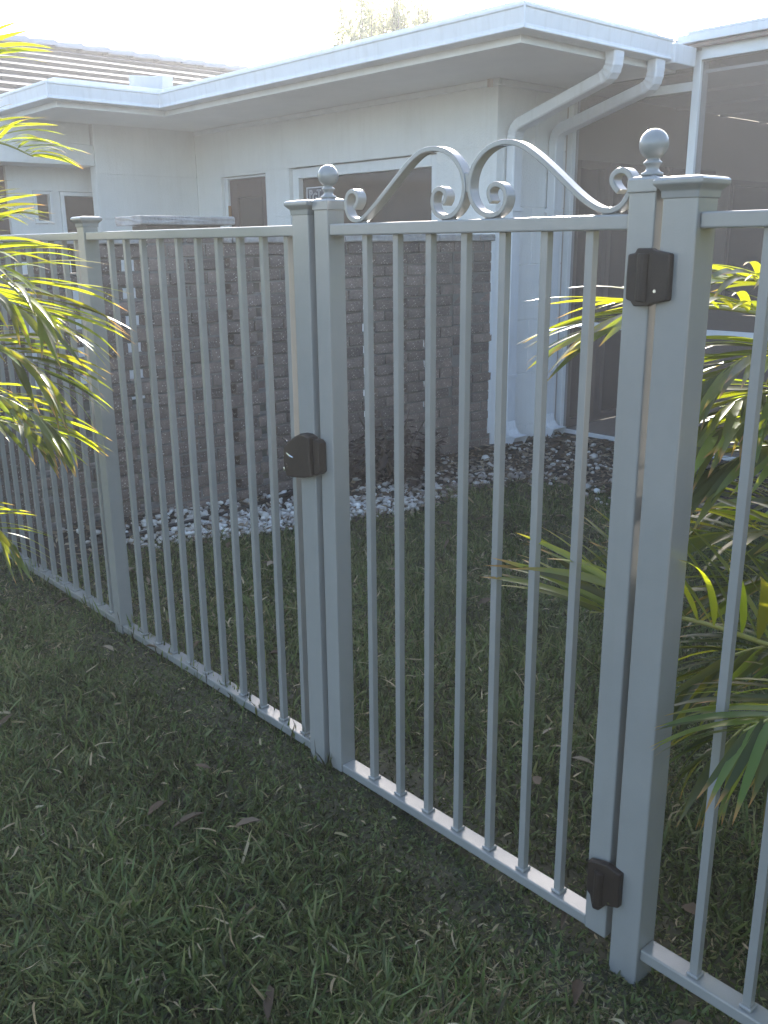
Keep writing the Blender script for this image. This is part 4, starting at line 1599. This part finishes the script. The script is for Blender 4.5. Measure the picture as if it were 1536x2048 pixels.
# dark shrub in front of the brick wall
sh = thing('shrub', 'low dark maroon shrub against the foot of the brick wall', 'shrub', (-4.2, 3.86, 0))
stem = MB()
for k in range(9):
    a = random.uniform(0, 6.28)
    stem.tube([(-4.2, 3.86, -.02), (-4.2 + .08 * math.cos(a), 3.86 + .1 * math.sin(a), .2), (-4.2 + .17 * math.cos(a), 3.86 + .26 * math.sin(a), .42)], [.008, .006, .003], 5)
link('stem', stem, BARK, sh)
mb, al = MB(), []
for k in range(330):
    a, r_ = rng.uniform(0, 6.28), math.sqrt(rng.uniform(0, 1))
    z = rng.uniform(.03, .40) * (1 - .35 * r_)
    q = Vector((-4.2 + .21 * r_ * math.cos(a), 3.86 + .36 * r_ * math.sin(a), z))
    d = Vector((math.cos(a) + rng.normal() * .5, math.sin(a) + rng.normal() * .5, rng.uniform(-.6, .5))).normalized()
    sd = d.cross(Vector((rng.normal() * .3, rng.normal() * .3, 1))).normalized()
    ln, wd = rng.uniform(.05, .11), rng.uniform(.012, .026)
    o = len(mb.v)
    mb.v += [tuple(q), tuple(q + d * ln * .5 + sd * wd), tuple(q + d * ln + Vector((0, 0, -.015))), tuple(q + d * ln * .5 - sd * wd)]
    mb.f.append((o, o + 1, o + 2, o + 3))
    al += [.1, .4, .8, .4]
c = link('foliage', mb, SHRUBLEAF, sh, recalc=False)
at = c.data.attributes.new('along', 'FLOAT', 'POINT')
at.data.foreach_set('value', al)


# ------------------------------------------------------------------ lawn
def visible(x, y, margin=120):
    v = np.stack([x, y, gz_np(x, y) + .03 - EYE], 1)
    z = v @ np.array(cam_f)
    u = 768 + 1851.13 * (v @ np.array(cam_r)) / np.maximum(z, .05)
    w_ = 1024 - 1851.13 * (v @ np.array(cam_u)) / np.maximum(z, .05)
    return (z > .1) & (u > -margin) & (u < 1536 + margin) & (w_ > -margin) & (w_ < 2048 + margin * 2.5)


def lawn_points(n, x0, x1, y0, y1, rest=0.0):
    x = rng.uniform(x0, x1, n)
    y = rng.uniform(y0, y1, n)
    k = visible(x, y) | (rng.uniform(0, 1, n) < rest)
    return x[k], y[k]


def vnoise(x, y, s, seed):
    """smooth value noise for patches"""
    r2 = np.random.default_rng(seed).uniform(0, 1, (64, 64))
    fx, fy_ = x * s, y * s
    ix, iy = np.floor(fx).astype(int), np.floor(fy_).astype(int)
    tx, ty = fx - ix, fy_ - iy
    tx, ty = tx * tx * (3 - 2 * tx), ty * ty * (3 - 2 * ty)
    g_ = lambda i, j: r2[i % 64, j % 64]
    return (g_(ix, iy) * (1 - tx) + g_(ix + 1, iy) * tx) * (1 - ty) + (g_(ix, iy + 1) * (1 - tx) + g_(ix + 1, iy + 1) * tx) * ty


def lawn(x, y, hmin, hmax, wmin, wmax, flat=.5, dry=.10):
    n = len(x)
    patch = vnoise(x, y, 3.1, 1) * .6 + vnoise(x, y, 9, 2) * .4
    h = (hmin + (hmax - hmin) * rng.beta(1.6, 2.6, n) * 1.35) * (.55 + .9 * patch)
    h *= np.clip(np.abs(y - 1.41) / .28, .42, 1)
    wd = rng.uniform(wmin, wmax, n)
    az = rng.uniform(0, 2 * np.pi, n) + 1.2 * (vnoise(x, y, 5, 4) - .5)
    lean = np.clip(rng.normal(flat, .55, n), .05, 2.2)
    curl = rng.uniform(-.15, 1.0, n)
    dirx, diry = np.cos(az), np.sin(az)
    base = np.stack([x, y, gz_np(x, y) - .004], 1)
    pts = []
    cur = base
    ang = lean * .62
    turn = rng.normal(0, .35, n)
    for s in range(4):
        pts.append(cur)
        st = h[:, None] / 3
        step = np.stack([dirx * np.sin(ang), diry * np.sin(ang), np.cos(ang)], 1) * st
        cur = cur + step
        cur[:, 2] = np.maximum(cur[:, 2], base[:, 2] + .004)
        ang = np.clip(ang + curl * .5 * lean + .08, .05, 1.75)
        az = az + turn
        dirx, diry = np.cos(az), np.sin(az)
    side = np.stack([-diry, dirx, rng.normal(0, .45, n)], 1)
    wf = [.75, 1.0, .8, .05]
    rows = []
    for s in range(4):
        rows.append(pts[s] + side * (wd * wf[s] / 2)[:, None])
        rows.append(pts[s] - side * (wd * wf[s] / 2)[:, None])
    V = np.stack(rows, 1)                                     # n, 8, 3
    q = np.array([[0, 1, 3, 2], [2, 3, 5, 4], [4, 5, 7, 6]])
    F = (q[None] + (np.arange(n) * 8)[:, None, None]).reshape(-1, 4)
    tone = np.clip(rng.normal(.42, .24, n) + .5 * (patch - .5), 0, .84)
    dp = vnoise(x, y, 2.3, 11) * .6 + vnoise(x, y, 7, 12) * .4
    dry_m = rng.uniform(0, 1, n) < dry * (.25 + 5.5 * np.clip(dp - .48, 0, 1))
    tone[dry_m] = rng.uniform(.86, 1.0, dry_m.sum())
    V[dry_m, :, 2] = base[dry_m, None, 2] + (V[dry_m, :, 2] - base[dry_m, None, 2]) * .6
    return V.reshape(-1, 3), F, np.repeat(tone, 8)


parts = []
x, y = lawn_points(880000, -5.6, 2.0, -1.4, 1.42, .16)
d = np.hypot(x, y)
k = (rng.uniform(0, 1, len(x)) < np.interp(d, [1, 2, 4], [1, .8, .5]) * np.clip(.35 + 1.5 * vnoise(x, y, 4.3, 21), .3, 1)) & ~((x < bed_edge(np.maximum(y, 0)) - .3) & (y > 1.2))
x, y = x[k], y[k]
parts.append(lawn(x, y, .02, .075, .003, .0075, 1.3, .22))
x, y = lawn_points(450000, -4.2, 2.0, 1.42, 4.95, .2)
edge = np.where(y < 4.5, bed_edge(y), np.interp(y, [4.5, 4.95], [-3.5, -2.0]))
k = (x > edge + rng.normal(0, .05, len(x))) & (rng.uniform(0, 1, len(x)) < np.interp(np.hypot(x, y), [1.5, 3, 6], [.9, .6, .35]))
x, y = x[k], y[k]
parts.append(lawn(x, y, .02, .075, .003, .0075, 1.2, .16))
# taller tufts along the foot of the fence
x = rng.uniform(-4.2, -1.75, 700)
y = FYc + rng.normal(0, .03, 700)
parts.append(lawn(x, y, .10, .22, .004, .008, .4, .06))
off = 0
VV, FF, TT = [], [], []
for V, F, T in parts:
    VV.append(V)
    FF.append(F + off)
    TT.append(T)
    off += len(V)
g = scatter_mesh('grass', np.concatenate(VV), np.concatenate(FF), np.concatenate(TT), GRASS)
tag(g, 'shaded broad-bladed lawn grass with dry straw in it', kind='stuff')
# loose dry clippings lying on the lawn
n = 1500
x, y = lawn_points(n * 4, -4.5, 1, -.2, 4.5)
k = x > bed_edge(np.clip(y, 0, 4.5)) - .1
x, y = x[k][:n], y[k][:n]
V, F, T = lawn(x, y, .025, .075, .003, .0075, 2.0, 1)
V = V.reshape(-1, 8, 3)
V[..., 2] += rng.uniform(.02, .05, len(V))[:, None]
T = np.repeat(rng.uniform(.87, 1, len(x)), 8)
g = scatter_mesh('dry_clippings', V.reshape(-1, 3), F, T, GRASS)
tag(g, 'pale dry grass clippings lying on the lawn', kind='stuff')
# a few fallen leaves on the grass
n = 70
x, y = lawn_points(n * 6, -4.0, .8, -.2, 4.6)
k = x > bed_edge(np.clip(y, 0, 4.5)) - .05
x, y = x[k][:n], y[k][:n]
n = len(x)
V = []
for i in range(n):
    a = rng.uniform(0, 6.28)
    ln, wd = rng.uniform(.018, .042), rng.uniform(.007, .015)
    dx = np.array([np.cos(a), np.sin(a), rng.normal(0, .25)]) * ln
    dy = np.array([-np.sin(a), np.cos(a), rng.normal(0, .3)]) * wd
    up = np.array([0, 0, rng.uniform(.004, .012)])
    c = np.array([x[i], y[i], gz(x[i], y[i]) + rng.uniform(.03, .055)])
    V += [c - dx, c - dx * .3 + dy + up, c + dx * .45 + dy * .8 + up, c + dx * 1.1, c + dx * .45 - dy * .8 + up, c - dx * .3 - dy + up, c + dx * .05]
q = np.array([[0, 1, 6], [1, 2, 6], [2, 3, 6], [3, 4, 6], [4, 5, 6], [5, 0, 6]])
g = scatter_mesh('fallen_leaves', np.array(V), (q[None] + (np.arange(n) * 7)[:, None, None]).reshape(-1, 3), np.repeat(rng.uniform(0, .9, n), 7), LITTER)
tag(g, 'dry curled brown leaves fallen on the lawn', kind='stuff')
print('blades', off // 8)

# ------------------------------------------------------------------ haze volume added to imitate the milky glare
hz = bpy.data.materials.new('glare_haze')
hz.use_nodes = True
for n_q in list(hz.node_tree.nodes):
    if n_q.type == 'BSDF_PRINCIPLED':
        hz.node_tree.nodes.remove(n_q)
pv = hz.node_tree.nodes.new('ShaderNodeVolumePrincipled')
pv.inputs['Color'].default_value = (0.93, 0.95, 1.0, 1)
pv.inputs['Density'].default_value = HAZE
pv.inputs['Anisotropy'].default_value = 0.45
hz.node_tree.links.new(pv.outputs[0], hz.node_tree.nodes['Material Output'].inputs['Volume'])
hb = boxo('haze', -70, 70, -70, 70, -1.0, 6.6, hz, None)
tag(hb, 'thin haze added to imitate the milky glare of the low sun', kind='stuff')
